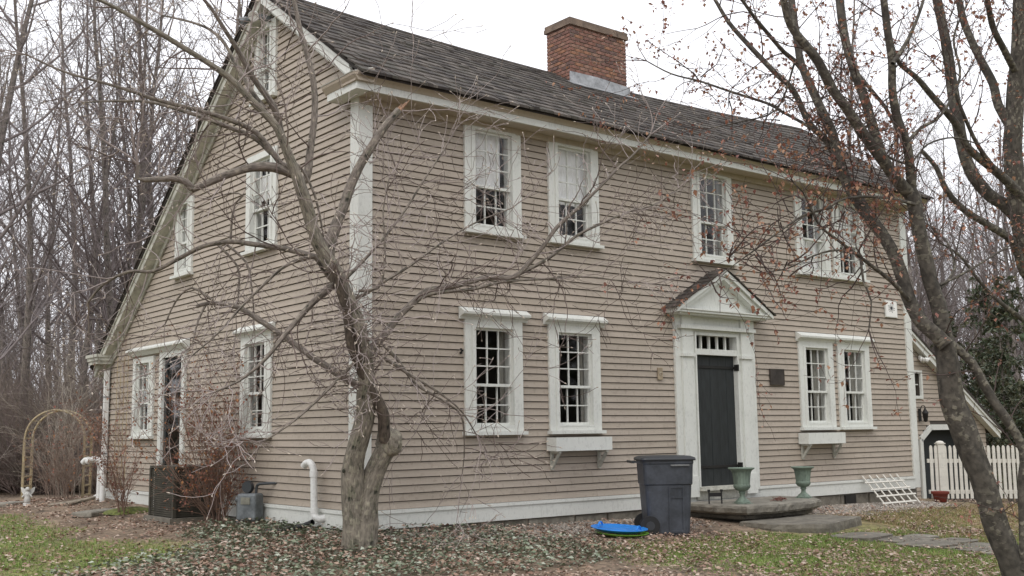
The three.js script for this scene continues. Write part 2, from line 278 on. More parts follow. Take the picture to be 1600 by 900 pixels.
// rakes along the gable
function rake(z0, z1, name, m, ms) {
  const f = (x0, x1, d0, d1) => hexa([[x0, roofY(z0) - d1, z0], [x1, roofY(z0) - d1, z0], [x1, roofY(z1) - d1, z1], [x0, roofY(z1) - d1, z1], [x0, roofY(z0) - d0, z0], [x1, roofY(z0) - d0, z0], [x1, roofY(z1) - d0, z1], [x0, roofY(z1) - d0, z1]]);
  const o = part(name, merge([f(-0.185, -0.158, 0.045, 0.22), f(-0.205, -0.186, 0.03, 0.10)]), m, house);
  part('rake_soffit', f(-0.157, 0.02, 0.20, 0.22), ms, o);
  part('rake_frieze', f(-0.03, 0.0, 0.221, 0.33), ms, o);
}
rake(0.09, -2.399, 'rake_board', M.trim, M.trim); rake(-2.401, -9.0, 'rake_board', M.trimOld, M.trimOld);
part('eave_return', merge([bx(-0.28, -0.02, 2.60, 2.66, -9.05, -8.55), bx(-0.3, -0.02, 2.66, 2.72, -9.08, -8.52), bx(-0.32, -0.02, 2.72, 2.775, -9.1, -8.5)]), M.trimOld, house);
// foundation stones under the water table
{
  const f = part('foundation', bx(0.04, LEN - 0.04, -0.35, 0.186, ZB + 0.02, -0.03), M.mortar, house);
  for (let x = 0.02; x < LEN - 0.2;) { const w = Math.min(rr(0.35, 0.95), LEN - 0.05 - x); const g = new RoundedBoxGeometry(w - 0.02, 0.26, 0.16, 2, 0.025); g.translate(x + w / 2, 0.045 + rr(-0.01, 0), -0.075 + rr(-0.015, 0.01)); part('stone', metreUV(g), rnd() < 0.5 ? M.stone : M.stoneDark, f); x += w; }
  for (let z = -8.7; z < -0.2;) { const w = Math.min(rr(0.35, 0.9), -0.02 - z); const g = new RoundedBoxGeometry(0.16, 0.26, w - 0.02, 2, 0.025); g.translate(0.075 + rr(-0.01, 0.015), 0.046, z + w / 2); part('stone', metreUV(g), rnd() < 0.5 ? M.stone : M.stoneDark, f); z += w; }
  part('cellar_vent', merge([bx(9.55, 9.85, 0.02, 0.16, 0.0, 0.03)]), M.iron, f);
}
// ---- windows
const cache = new Map(); const once = (k, f) => { if (!cache.has(k)) cache.set(k, f()); return cache.get(k); };
function sashGeo(w, h, cols, rows) {
  const s = 0.032, t = 0.016, L = [bx(-w / 2, -w / 2 + s, 0, h, -0.032, 0), bx(w / 2 - s, w / 2, 0, h, -0.032, 0), bx(-w / 2 + s, w / 2 - s, 0, s + 0.004, -0.032, 0), bx(-w / 2 + s, w / 2 - s, h - s, h, -0.032, 0)];
  const iw = w - 2 * s, ih = h - 2 * s;
  for (let k = 1; k < cols; k++) { const x = -w / 2 + s + (iw * k) / cols; L.push(bx(x - t / 2, x + t / 2, s + 0.004, h - s, -0.026, -0.003)); }
  for (let k = 1; k < rows; k++) { const y = s + (ih * k) / rows; for (let c = 0; c < cols; c++) { const a = -w / 2 + s + (iw * c) / cols + (c ? t / 2 : 0), b = -w / 2 + s + (iw * (c + 1)) / cols - (c < cols - 1 ? t / 2 : 0); L.push(bx(a, b, y - t / 2, y + t / 2, -0.0255, -0.0035)); } }
  return merge(L);
}
function curtainGeo(w, h, amp, folds) {
  const g = new THREE.PlaneGeometry(w, h, folds * 6, 8), p = g.attributes.position; const k0 = rnd() * 9;
  for (let i = 0; i < p.count; i++) { const x = p.getX(i), y = p.getY(i); p.setZ(i, amp * Math.sin((x / w) * folds * 6.283 + k0 + y * 0.8) * (1 + 0.3 * Math.sin(x * 23 + k0))); }
  g.computeVertexNormals(); return g;
}
function makeWindow(o, side) {
  const w = o.w ?? 0.62, h = o.h, cols = o.cols ?? 3, head = o.head ?? 0.1, W = w / 2 + CAS, key = `${w}|${h}|${head}`;
  const cas = once('cas' + key, () => merge([bx(-W, -W + 0.105, -0.075, h + head, -0.02, 0.026), bx(W - 0.105, W, -0.075, h + head, -0.02, 0.026), ...(head > 0.05 ? [bx(-W + 0.105, W - 0.105, h + 0.02, h + head, -0.02, 0.0255)] : [bx(-W + 0.105, W - 0.105, h + 0.003, h + head - 0.003, -0.019, 0.02)])]));
  const t = part('window', cas, M.trim, house);
  if (side) { t.position.set(0, o.y, o.c); t.rotation.y = -Math.PI / 2; } else t.position.set(o.c, o.y, 0);
  const I = W - 0.105, topf = head > 0.05 ? h + 0.02 : h + head;
  part('inner_frame', once('inn' + key, () => merge([bx(-I, -w / 2, -0.075, topf, -0.02, 0.042), bx(w / 2, I, -0.075, topf, -0.02, 0.042), bx(-w / 2, w / 2, h, topf, -0.02, 0.0415), bx(-w / 2, w / 2, -0.075, -0.02, -0.02, 0.0415)])), M.trim, t);
  part('sill', once('sil' + key, () => merge([bx(-W - 0.03, W + 0.03, -0.12, -0.076, -0.02, 0.085), bx(-w / 2, w / 2, -0.02, 0, -0.15, 0.045)])), M.trim, t);
  part('jamb', once('jam' + key, () => merge([bx(-w / 2 - 0.019, -w / 2, 0, h, -0.15, -0.021), bx(w / 2, w / 2 + 0.019, 0, h, -0.15, -0.021), bx(-w / 2, w / 2, h, h + 0.019, -0.15, -0.021)])), M.trim, t);
  if (o.cap) part('cap', once('cap' + o.cap + h + head, () => prism([[0, h + head], [0.028, h + head], [0.04, h + head + 0.03], [0.09, h + head + 0.055], [0.115, h + head + 0.06], [0.12, h + head + 0.09], [0.02, h + head + 0.155], [0, h + head + 0.155]].map(([a, b]) => [a, b]), (a, b, c) => [-o.cap / 2 + c, b, a], o.cap)), M.trim, t);
  const hu = h * 0.6, hl = h - hu + 0.03;
  const up = part('upper_sash', once(`us${w}|${h}`, () => sashGeo(w, hu, cols, 3)), M.trim, t); up.position.set(0, h - hu, -0.008);
  const lo = part('lower_sash', once(`ls${w}|${h}`, () => sashGeo(w, hl, cols, 2)), M.trim, t); lo.position.set(0, 0, -0.046);
  for (const [rows, H, y0, z] of [[3, hu, h - hu, -0.023], [2, hl, 0, -0.061]]) {
    const pw = (w - 0.064) / cols, ph = (H - 0.064) / rows, pg = once(`p${pw.toFixed(4)}|${ph.toFixed(4)}`, () => new THREE.PlaneGeometry(pw - 0.004, ph - 0.004));
    for (let r = 0; r < rows; r++) for (let c = 0; c < cols; c++) { const p = part('pane', pg, M.glass, t); p.position.set(-w / 2 + 0.032 + pw * (c + 0.5), y0 + 0.032 + ph * (r + 0.5), z); p.rotation.set(rr(-0.012, 0.012), rr(-0.012, 0.012), 0); }
  }
  if (o.sheer) { const [a, b, k] = o.sheer, c = part('curtain', curtainGeo(w * k + 0.1, h * (b - a), 0.012, 9), M.curtain, t); c.position.set(-(w / 2 + 0.05) * (1 - k), h * (a + b) / 2, -0.135); }
  if (o.drape) for (const s of [1]) { const c = part('curtain', curtainGeo(o.drape === 2 ? 0.22 : 0.2, h + 0.1, 0.018, 4), M.drape, t); c.position.set(s * (w / 2 - (o.drape === 2 ? 0.0 : -0.06)), h / 2, -0.2); }
  return t;
}
FRONT.forEach((o) => makeWindow(o, false)); SIDE.forEach((o) => makeWindow(o, true));
// the side entrance under a cap shared with the window beside it
{
  const d = part('side_entrance', merge([bx(-0.53, -0.4, -0.12, 2.2, -0.02, 0.03), bx(0.4, 0.53, -0.12, 2.2, -0.02, 0.03), bx(-0.4, 0.4, 2.065, 2.2, -0.02, 0.0295)]), M.trim, house);
  d.position.set(0, SDOOR.y0, SDOOR.c); d.rotation.y = -Math.PI / 2;
  part('storm_door', merge([bx(-0.4, -0.3, 0, 2.05, -0.06, -0.02), bx(0.3, 0.4, 0, 2.05, -0.06, -0.02), bx(-0.3, 0.3, 0, 0.24, -0.06, -0.02), bx(-0.3, 0.3, 1.95, 2.05, -0.06, -0.02), bx(-0.3, 0.3, 0.92, 0.99, -0.06, -0.02)]), M.door, d);
  for (const [a, b] of [[0.24, 0.92], [0.99, 1.95]]) { const g = part('pane', new THREE.PlaneGeometry(0.6, b - a), M.glass, d); g.position.set(0, (a + b) / 2, -0.04); }
  part('threshold', bx(-0.53, 0.53, -0.17, -0.121, -0.02, 0.12), M.trimOld, d);
  const cap = part('entrance_cap', prism([[0, 2.66], [0.04, 2.66], [0.09, 2.72], [0.13, 2.735], [0.13, 2.76], [0.02, 2.815], [0, 2.815]], (a, b, c) => [-a, b, -5.08 - c], 2.5), M.trim, house);
}
// ---- front entrance
{
  const d = part('front_entrance', merge([bx(5.445, 5.56, 0.30, 3.02, -0.02, 0.03), bx(7.18, 7.295, 0.30, 3.02, -0.02, 0.03), bx(5.56, 5.87, 0.30, 3.02, -0.02, 0.029), bx(6.87, 7.18, 0.30, 3.02, -0.02, 0.029), bx(5.87, 6.87, 2.781, 3.02, -0.02, 0.0285)]), M.trim, house);
  for (const [a, b] of [[5.56, 5.82], [6.92, 7.18]]) part('pilaster', merge([bx(a, b, 0.31, 0.62, 0.03, 0.085), bx(a + 0.012, b - 0.012, 0.62, 2.4, 0.03, 0.066), bx(a - 0.01, b + 0.01, 2.4, 2.45, 0.03, 0.095), bx(a + 0.012, b - 0.012, 2.45, 3.02, 0.03, 0.064)]), M.trim, d);
  part('architrave', merge([bx(5.5, 7.24, 2.82, 2.875, 0.03, 0.115)]), M.trim, d);
  part('door_frame', merge([bx(5.87, 5.9, 0.45, 2.78, -0.1, 0.05), bx(6.84, 6.87, 0.45, 2.78, -0.1, 0.05), bx(5.9, 6.84, 2.44, 2.53, -0.1, 0.045), bx(5.9, 6.84, 2.74, 2.78, -0.1, 0.045), ...[1, 2, 3, 4].map((k) => bx(5.9 + 0.188 * k - 0.014, 5.9 + 0.188 * k + 0.014, 2.53, 2.74, -0.06, -0.02))]), M.trim, d);
  for (let k = 0; k < 5; k++) { const p = part('transom_pane', once('tp', () => new THREE.PlaneGeometry(0.16, 0.21)), M.glass, d); p.position.set(5.9 + 0.188 * (k + 0.5), 2.635, -0.04); p.rotation.set(rr(-0.01, 0.01), rr(-0.01, 0.01), 0); }
  for (let k = 0; k < 5; k++) part('door_plank', bx(5.902 + 0.1872 * k + 0.0015, 5.902 + 0.1872 * (k + 1) - 0.0015, 0.455, 2.435, -0.075 - (k % 2) * 0.001, -0.035 - (k % 2) * 0.0015), M.door, d);
  for (const y of [0.72, 2.24]) part('strap_hinge', merge([bx(5.99, 6.845, y, y + 0.04, -0.034, -0.02), bx(6.83, 6.86, y - 0.03, y + 0.07, -0.02, 0.06)]), M.iron, d);
  part('latch', merge([bx(5.95, 5.97, 1.28, 1.45, -0.034, -0.015), bx(5.945, 5.975, 1.36, 1.375, -0.015, 0.01)]), M.iron, d);
  part('door_sill', merge([bx(5.83, 6.91, 0.395, 0.45, -0.1, 0.13), bx(5.8, 6.94, 0.26, 0.394, -0.02, 0.05)]), M.trimOld, d);
}
// ---- hood: a pediment with a shingled roof
const shingleTones = [[0.053, 0.043, 0.036], [0.074, 0.062, 0.052], [0.038, 0.031, 0.027], [0.108, 0.092, 0.078], [0.060, 0.053, 0.042]];
const shingleMats = shingleTones.map((c) => pmat(c.map((v) => v * 1.42), texWood, 0.003, { roughness: 0.95 }));
{
  const C = 6.37, HW = 1.14, Y0 = 3.1, Y1 = 3.76, ZF = 0.27, h = part('door_hood', merge([bx(C - HW + 0.1, C + HW - 0.1, 3.02, 3.05, -0.02, 0.19), bx(C - HW + 0.04, C + HW - 0.04, 3.05, Y0 - 0.012, -0.02, 0.25), bx(C - HW + 0.02, C + HW - 0.02, Y0 - 0.012, Y0 + 0.006, -0.02, ZF)]), M.trim, house);
  part('tympanum', prism([[C - HW + 0.1, Y0 + 0.006], [C + HW - 0.1, Y0 + 0.006], [C, Y1 - 0.06]], (a, b, c) => [a, b, 0.02 + c], 0.1), M.trim, h);
  const dx = HW, dy = Y1 - Y0;
  for (const s of [-1, 1]) {
    const slab = (u0, u1, d0, d1, z0, z1) => { // along the slope from the eave (u=0) to the apex (u=1); d below the top
      const P = (u, d, z) => [C + s * dx * (1 - u), Y0 + dy * u - d, z]; return hexa(s < 0 ? [P(u0, d1, z1), P(u1, d1, z1), P(u1, d1, z0), P(u0, d1, z0), P(u0, d0, z1), P(u1, d0, z1), P(u1, d0, z0), P(u0, d0, z0)] : [P(u1, d1, z1), P(u0, d1, z1), P(u0, d1, z0), P(u1, d1, z0), P(u1, d0, z1), P(u0, d0, z1), P(u0, d0, z0), P(u1, d0, z0)]);
    };
    part('raking_cornice', merge([slab(0.02, 1, 0.012, 0.075, -0.02, ZF + 0.012), slab(0.11, 1, 0.076, 0.155, -0.02, ZF - 0.035)]), M.trim, h);
    for (let r = 0; r < 9; r++) {
      let z = -0.02; while (z < ZF + 0.03) { const w = Math.min(rr(0.07, 0.14), ZF + 0.04 - z); if (w > 0.02) { const u0 = r / 9.2 - 0.02, u1 = u0 + 0.2, P = (u, d, zz) => [C + s * dx * (1 - u), Y0 + dy * u - d + 0.012, zz], a = P(u0, 0, z + w - 0.004), q = [P(u0, 0.004, z + w - 0.003), P(Math.min(u1, 1), 0.016, z + w - 0.003), P(Math.min(u1, 1), 0.016, z), P(u0, 0.004, z), P(u0, -0.016, z + w - 0.003), P(Math.min(u1, 1), 0.008, z + w - 0.003), P(Math.min(u1, 1), 0.008, z), P(u0, -0.016, z)]; part('shingle', hexa(s < 0 ? q : [q[1], q[0], q[3], q[2], q[5], q[4], q[7], q[6]]), shingleMats[Math.floor(rnd() * 5)], h); } z += w; }
    }
  }
}
// ---- main roof
{
  const X0 = -0.225, X1 = LEN + 0.27, pos = [], N = 40;
  const P = (x, z, d) => pos.push(x, roofY(z) + sagAt(x, z) - d, z);
  const quad = (a, b, c, d) => { P(...a); P(...b); P(...c); P(...a); P(...c); P(...d); };
  for (const [z0, z1] of [[0.43, -2.4], [-2.4, -9.05]]) for (let i = 0; i < N; i++) {
    const a = X0 + ((X1 - X0) * i) / N, b = X0 + ((X1 - X0) * (i + 1)) / N;
    quad([a, z0, 0.012], [b, z0, 0.012], [b, z1, 0.012], [a, z1, 0.012]); quad([a, z1, 0.05], [b, z1, 0.05], [b, z0, 0.05], [a, z0, 0.05]);
    if (i === 0) quad([a, z0, 0.05], [a, z0, 0.012], [a, z1, 0.012], [a, z1, 0.05]);
    if (i === N - 1) quad([b, z0, 0.012], [b, z0, 0.05], [b, z1, 0.05], [b, z1, 0.012]);
    const e = z0 > 0 ? z0 : z1; if (z0 > 0) quad([a, e, 0.05], [b, e, 0.05], [b, e, 0.012], [a, e, 0.012]); else quad([b, e, 0.05], [a, e, 0.05], [a, e, 0.012], [b, e, 0.012]);
  }
  const g = new THREE.BufferGeometry(); g.setAttribute('position', new THREE.Float32BufferAttribute(pos, 3)); g.computeVertexNormals();
  const roof = part('roof', metreUV(g), shingleMats[2], house);
  const L = Math.hypot(2.85, 1.99), rest = [], restC = [], own = [];
  const make = (x, w, s0, len, lift, back) => { // s along the slope from the eave
    const q = (xx, s, d) => { const z = back ? -9.07 + (s / (Math.hypot(6.65, 4.99))) * 6.65 : 0.47 - (s / L) * 2.87; return [xx, roofY(z) + sagAt(xx, z) + d, z]; }, t = rr(-0.012, 0.012), s1 = Math.min(s0 + len, back ? 8.3 : L + 0.02), k = rr(-0.006, 0.006);
    const c = [q(x, s0 + t, 0.002), q(x + w, s0 + t + k, 0.002), q(x + w, s1, -0.008), q(x, s1, -0.008), q(x, s0 + t, 0.034 + lift), q(x + w, s0 + t + k, 0.034 + lift * rr(0.3, 1.3)), q(x + w, s1, 0.003), q(x, s1, 0.003)];
    return hexa(back ? [c[1], c[0], c[3], c[2], c[5], c[4], c[7], c[6]] : c);
  };
  const EX = 0.205, rows = Math.floor(L / EX) + 1;
  for (let r = 0; r < rows; r++) for (let x = X0 - 0.02; x < X1;) {
    const w = Math.min(rr(0.07, 0.19), X1 + 0.02 - x); const k = Math.floor(rnd() * 5), lift = rnd() < 0.2 ? rr(0.006, 0.02) : rr(0, 0.006), near = Math.hypot(x + 6.7, 10) + r * 0.25;
    const gm = make(x, w - 0.004, r * EX, EX * 1.9, lift, false); own.push([near, gm, k]); x += w;
  }
  own.sort((a, b) => a[0] - b[0]);
  own.forEach(([, gm, k], i) => { if (i < 290) part('shingle', gm, shingleMats[k], roof); else { rest.push(gm); restC.push(k); } });
  for (let r = 0; r < 40; r++) for (const [xa, xb] of [[X0 - 0.02, X0 + 0.6]]) for (let x = xa; x < xb;) { const w = rr(0.09, 0.18); rest.push(make(x, w - 0.004, r * 0.205, 0.38, 0.002, true)); restC.push(Math.floor(rnd() * 5)); x += w; }
  const mg = merge(rest), col = new Float32Array(mg.attributes.position.count * 3); let at = 0;
  rest.forEach((q, i) => { const n = q.attributes.position.count, c = shingleTones[restC[i]]; for (let j = 0; j < n; j++) col.set(c.map((v) => v * 1.42), (at + j) * 3); at += n; });
  mg.setAttribute('color', new THREE.BufferAttribute(col, 3));
  const field = part('shingle_courses', mg, pmat([1, 1, 1], texWood, 0.003, { roughness: 0.95, vertexColors: true }), roof); field.userData.kind = 'stuff';
  part('ridge_board', merge(Array.from({ length: 24 }, (_, i) => { const a = X0 + ((X1 - X0) * i) / 24, b = X0 + ((X1 - X0) * (i + 1)) / 24, ya = roofY(-2.4) + sagAt(a, -2.4), yb = roofY(-2.4) + sagAt(b, -2.4); return hexa([[a, ya - 0.06, -2.3], [b, yb - 0.06, -2.3], [b, yb - 0.06, -2.5], [a, ya - 0.06, -2.5], [a, ya + 0.02, -2.385], [b, yb + 0.02, -2.385], [b, yb + 0.02, -2.415], [a, ya + 0.02, -2.415]]); })), shingleMats[0], roof);
}
// ---- chimney, brick by brick
{
  const x0 = 5.29, x1 = 6.62, z0 = -2.62, z1 = -2.0, yb = 6.9, yt = 8.16;
  const brickMats = [[0.33, 0.165, 0.125], [0.36, 0.195, 0.15], [0.26, 0.14, 0.115], [0.38, 0.225, 0.17], [0.21, 0.13, 0.115], [0.34, 0.18, 0.14], [0.41, 0.21, 0.13]].map((c) => pmat(c, texBrick, 0.004, { roughness: 0.95 }));
  const ch = part('chimney', bx(x0 + 0.012, x1 - 0.012, yb, yt, z0 + 0.012, z1 - 0.012), M.mortar, house);
  const BL = 0.2, H = 0.062, J = 0.011, geo = [0, 1, 2].map((k) => { const g = new RoundedBoxGeometry(BL - J, H - J, 0.09, 1, 0.006); return metreUV(g.translate(0, 0, 0)); }), half = metreUV(new RoundedBoxGeometry(BL / 2 - J, H - J, 0.09, 1, 0.006));
  const end = (w) => once('brick' + w.toFixed(3), () => metreUV(new RoundedBoxGeometry(w - J, H - J, 0.09, 1, 0.006)));
  const lay = (a, b, z, axis) => { for (let r = 0; r * H < yt - yb - 0.01; r++) { const y = yb + (r + 0.5) * H; if (y < 7.0) continue; const cuts = [a]; for (let t = a + (r % 2 ? BL / 2 : BL); t < b - 0.045; t += BL) cuts.push(t); cuts.push(b); for (let k = 0; k + 1 < cuts.length; k++) { const w = cuts[k + 1] - cuts[k], e = part('brick', Math.abs(w - BL) < 1e-6 ? geo[0] : end(w), brickMats[Math.floor(rnd() * 7)], ch); place(e, (cuts[k] + cuts[k + 1]) / 2, y, z, axis); } } };
  const place = (e, t, y, z, axis) => { const d = rr(-0.004, 0.003); if (axis === 'x') e.position.set(t, y, z - 0.045 + d); else { e.position.set(z + 0.045 - d, y, t); e.rotation.y = Math.PI / 2; } };
  lay(x0, x1, z1, 'x'); lay(z0, z1 - 0.012, x0, 'z');
  const band = part('chimney_cap', merge([bx(x0 - 0.03, x1 + 0.03, yt + 0.002, yt + 0.07, z0 - 0.03, z1 + 0.03), bx(x0 - 0.02, x1 + 0.02, yt + 0.07, yt + 0.13, z0 - 0.02, z1 + 0.02)]), pmat([0.23, 0.17, 0.13], texStone, 0.006), ch);
  part('flashing', merge([prism([[x0 - 0.03, 7.08], [x1 + 0.05, 7.08], [x1 + 0.05, 7.30], [x0 + 0.6, 7.34], [x0 - 0.03, 7.33]], (a, b, c) => [a, b, z1 + c], 0.018), hexa([[x0 - 0.1, 7.055, z1 + 0.17], [x1 + 0.1, 7.055, z1 + 0.17], [x1 + 0.1, 7.14, z1 + 0.01], [x0 - 0.1, 7.14, z1 + 0.01], [x0 - 0.1, 7.066, z1 + 0.17], [x1 + 0.1, 7.066, z1 + 0.17], [x1 + 0.1, 7.155, z1 + 0.01], [x0 - 0.1, 7.155, z1 + 0.01]])]), M.lead, ch);
}
// ---------------------------------------------------------------- ground
const inPoly = (x, z, P) => { let c = false; for (let i = 0, j = P.length - 1; i < P.length; j = i++) if ((P[i][1] > z) !== (P[j][1] > z) && x < ((P[j][0] - P[i][0]) * (z - P[i][1])) / (P[j][1] - P[i][1]) + P[i][0]) c = !c; return c; };
// what covers the ground: ivy bed round the magnolia, lawns, bare leafy soil, gravel at the wall
const ivyAmount = (x, z) => { const n = fbm(x * 0.9 + 3, z * 0.9, 401, 4) - 0.5; const a = Math.hypot((x + 0.75) / 2.5, (z - 0.85) / 2.0), b = Math.hypot((x - 0.6) / 1.9, (z - 2.0) / 1.0), c = Math.hypot((x + 0.45) / 0.9, (z + 1.6) / 1.3); return ss(1.12, 0.75, Math.min(a, b, c) + n * 0.7); };
const gravelAmount = (x, z) => (z < -0.05 || x < 0.3 ? 0 : ss(1.25, 0.55, z + (fbm(x * 1.3, z * 1.3, 411, 3) - 0.5) * 0.9) * (x < 4.9 ? 1 : x > 7.4 && x < 11.6 ? 0.85 : 0.2));
const bedAmount = (x, z) => (x < 0 ? ss(1.15, 0.5, Math.max(-x * 0.62, 0) + (fbm(x * 1.1, z * 1.1, 421, 3) - 0.5) * 0.8) : 0);
const lawnAmount = (x, z) => {
  const n = fbm(x * 0.55 + 9, z * 0.55, 431, 5) - 0.5; let l = 0;
  if (x < 1 && z < 0.6) l = ss(1.2, 1.9, -x + n * 1.6 + 0.035 * z) * ss(-11.5, -9.8, z) * ss(0.4, -0.9, z + n * 0.8);
  l = Math.max(l, ss(1.35, 2.2, z + n * 1.4) * ss(1.2, 3.0, x + n * 2));
  if (x > 7) l = Math.max(l, ss(0.7, 1.3, z + n * 0.8));
  return l * (1 - ivyAmount(x, z));
};
const dryAmount = (x, z) => ss(6.2, 7.6, x + (fbm(x, z, 441, 3) - 0.5) * 2) * ss(4.8, 3.2, z + (fbm(x * 0.8, z * 0.8, 445, 3) - 0.5) * 2);
{
  const axis = (lo, a, b, hi, step) => { const o = []; for (let t = a; t <= b + 1e-6; t += step) o.push(t); let s = step; for (let t = a; t > lo;) { s *= 1.16; t -= s; o.unshift(Math.max(t, lo)); } s = step; for (let t = b; t < hi;) { s *= 1.16; t += s; o.push(Math.min(t, hi)); } return o; };
  const X = axis(-300, -6, 14, 320, 0.14), Z = axis(-340, -12, 8, 260, 0.14), p = [], c = [], uv = [], idx = [];
  const mixc = (a, b, t) => a.map((v, i) => v + (b[i] - v) * t);
  for (const z of Z) for (const x of X) {
    const inside = x > 0.1 && x < 11.8 && z < -0.1 && z > -8.7, n = fbm(x * 1.7, z * 1.7, 451, 4) - 0.5;
    p.push(x, ground(x, z) + (inside ? -0.12 : n * 0.035), z); uv.push(x, z);
    let k = mixc([0.21, 0.155, 0.11], [0.30, 0.23, 0.17], clamp(n * 2 + 0.5, 0, 1));
    k = mixc(k, mixc([0.20, 0.24, 0.07], [0.28, 0.265, 0.10], clamp(fbm(x * 2, z * 2, 461, 3) * 1.6 - 0.3, 0, 1)), lawnAmount(x, z) * 0.95);
    k = mixc(k, mixc([0.30, 0.215, 0.12], [0.235, 0.21, 0.10], clamp(fbm(x * 1.3, z * 1.3, 465, 3) * 1.8 - 0.4, 0, 1)), dryAmount(x, z) * 0.8);
    k = mixc(k, [0.40, 0.35, 0.30], gravelAmount(x, z)); c.push(...k.map((v) => v * 1.12));
  }
  for (let j = 0; j + 1 < Z.length; j++) for (let i = 0; i + 1 < X.length; i++) { const a = j * X.length + i, b = a + X.length; idx.push(a, b, a + 1, b, b + 1, a + 1); }
  const g = new THREE.BufferGeometry(); g.setAttribute('position', new THREE.Float32BufferAttribute(p, 3)); g.setAttribute('color', new THREE.Float32BufferAttribute(c, 3)); g.setAttribute('uv', new THREE.Float32BufferAttribute(uv, 2)); g.setIndex(idx); g.computeVertexNormals();
  setting('ground', g, pmat([1, 1, 1], texGround, 0.02, { vertexColors: true, roughness: 1 }));
}
// flagstone path from the steps
{
  const path = new THREE.Group(); path.name = 'stone_path'; path.userData.kind = 'structure'; scene.add(path);
  const rows = [[5.95, 2.75, 0.8, 0.6], [6.1, 3.3, 0.75, 0.6], [5.75, 3.75, 0.7, 0.65], [6.45, 3.75, 0.5, 0.45], [6.0, 4.3, 0.9, 0.55], [5.8, 4.85, 0.75, 0.6], [6.5, 4.75, 0.6, 0.5], [6.1, 5.4, 0.9, 0.6], [6.6, 3.2, 0.35, 0.4], [5.85, 6.0, 0.8, 0.6]];
  for (const [x, z, w, d] of rows) {
    const n = 9, poly = Array.from({ length: n }, (_, i) => { const a = (-i / n) * 6.283, k = rr(0.84, 1.1); return [Math.sign(Math.cos(a)) * Math.pow(Math.abs(Math.cos(a)), 0.6) * w * 0.52 * k, Math.sign(Math.sin(a)) * Math.pow(Math.abs(Math.sin(a)), 0.6) * d * 0.52 * k]; });
    const y = ground(x, z); part('flagstone', prism(poly, (a, b, c) => [x + a, y - 0.04 + c + 0.01 * a, z + b], 0.066 + rr(0, 0.012)), rnd() < 0.5 ? M.stone : M.stoneDark, path);
  }
}
// ---------------------------------------------------------------- front steps
function slab(poly, yBot, yTop, m, parent, name = 'stone_slab') { // a rough slab with an uneven edge
  const pts = []; for (let i = 0; i < poly.length; i++) { const a = poly[i], b = poly[(i + 1) % poly.length], L = Math.hypot(b[0] - a[0], b[1] - a[1]), k = Math.max(1, Math.round(L / 0.09)); for (let j = 0; j < k; j++) { const t = j / k; pts.push([a[0] + (b[0] - a[0]) * t + rr(-0.018, 0.018), a[1] + (b[1] - a[1]) * t + rr(-0.018, 0.018)]); } }
  const cx = pts.reduce((s, q) => s + q[0], 0) / pts.length, cz = pts.reduce((s, q) => s + q[1], 0) / pts.length, n = pts.length, pos = [];
  const ring = [[0.93, yBot, 0.0], [0.985, yBot + (yTop - yBot) * 0.25, 0.02], [1.0, yBot + (yTop - yBot) * 0.7, 0.02], [0.985, yTop - 0.008, 0.004], [0.955, yTop, 0.004], [0.5, yTop + 0.004, 0.006]];
  const V = ring.map(([s, y, j]) => pts.map(([x, z]) => { const k = s + rr(-j, j) * 0.6; return [cx + (x - cx) * k, y + rr(-j, j) * 0.25, cz + (z - cz) * k]; }));
  const face = (a, b, c) => pos.push(...a, ...b, ...c);
  for (let r = 0; r + 1 < ring.length; r++) for (let i = 0; i < n; i++) { const j = (i + 1) % n; face(V[r][i], V[r + 1][i], V[r + 1][j]); face(V[r][i], V[r + 1][j], V[r][j]); }
  const top = V[ring.length - 1]; for (let i = 0; i < n; i++) face(top[i], [cx, yTop + 0.003, cz], top[(i + 1) % n]);
  const g = new THREE.BufferGeometry(); g.setAttribute('position', new THREE.Float32BufferAttribute(pos, 3)); g.computeVertexNormals();
  return part(name, metreUV(g), m, parent);
}
const ccw = (P) => P; // outlines below run so that the side faces look outwards
{
  const st = thing('stone_steps', 'rough grey stone landing and lower step before the dark front door', 'steps', [0, 0, 0]);
  slab([[5.33, 0.1], [5.36, 0.4], [5.32, 0.85], [5.42, 1.28], [5.96, 1.37], [6.78, 1.29], [7.3, 1.16], [7.66, 0.8], [7.62, 0.1]], 0.12, 0.25, M.stone, st, 'landing_slab');
  slab([[5.5, 0.12], [5.52, 1.05], [5.75, 1.16], [6.9, 1.12], [7.35, 0.98], [7.4, 0.12]], 0.03, 0.12, M.stoneDark, st, 'base_stone');
  slab([[5.7, 0.1], [5.72, 0.98], [7.1, 0.9], [7.2, 0.1]], -0.14, 0.03, M.stoneDark, st, 'base_stone');
  slab([[5.32, 1.22], [5.25, 1.85], [5.85, 2.32], [7.18, 1.92], [7.02, 1.2]], -0.16, 0.045, M.stoneDark, st, 'step_slab');
}
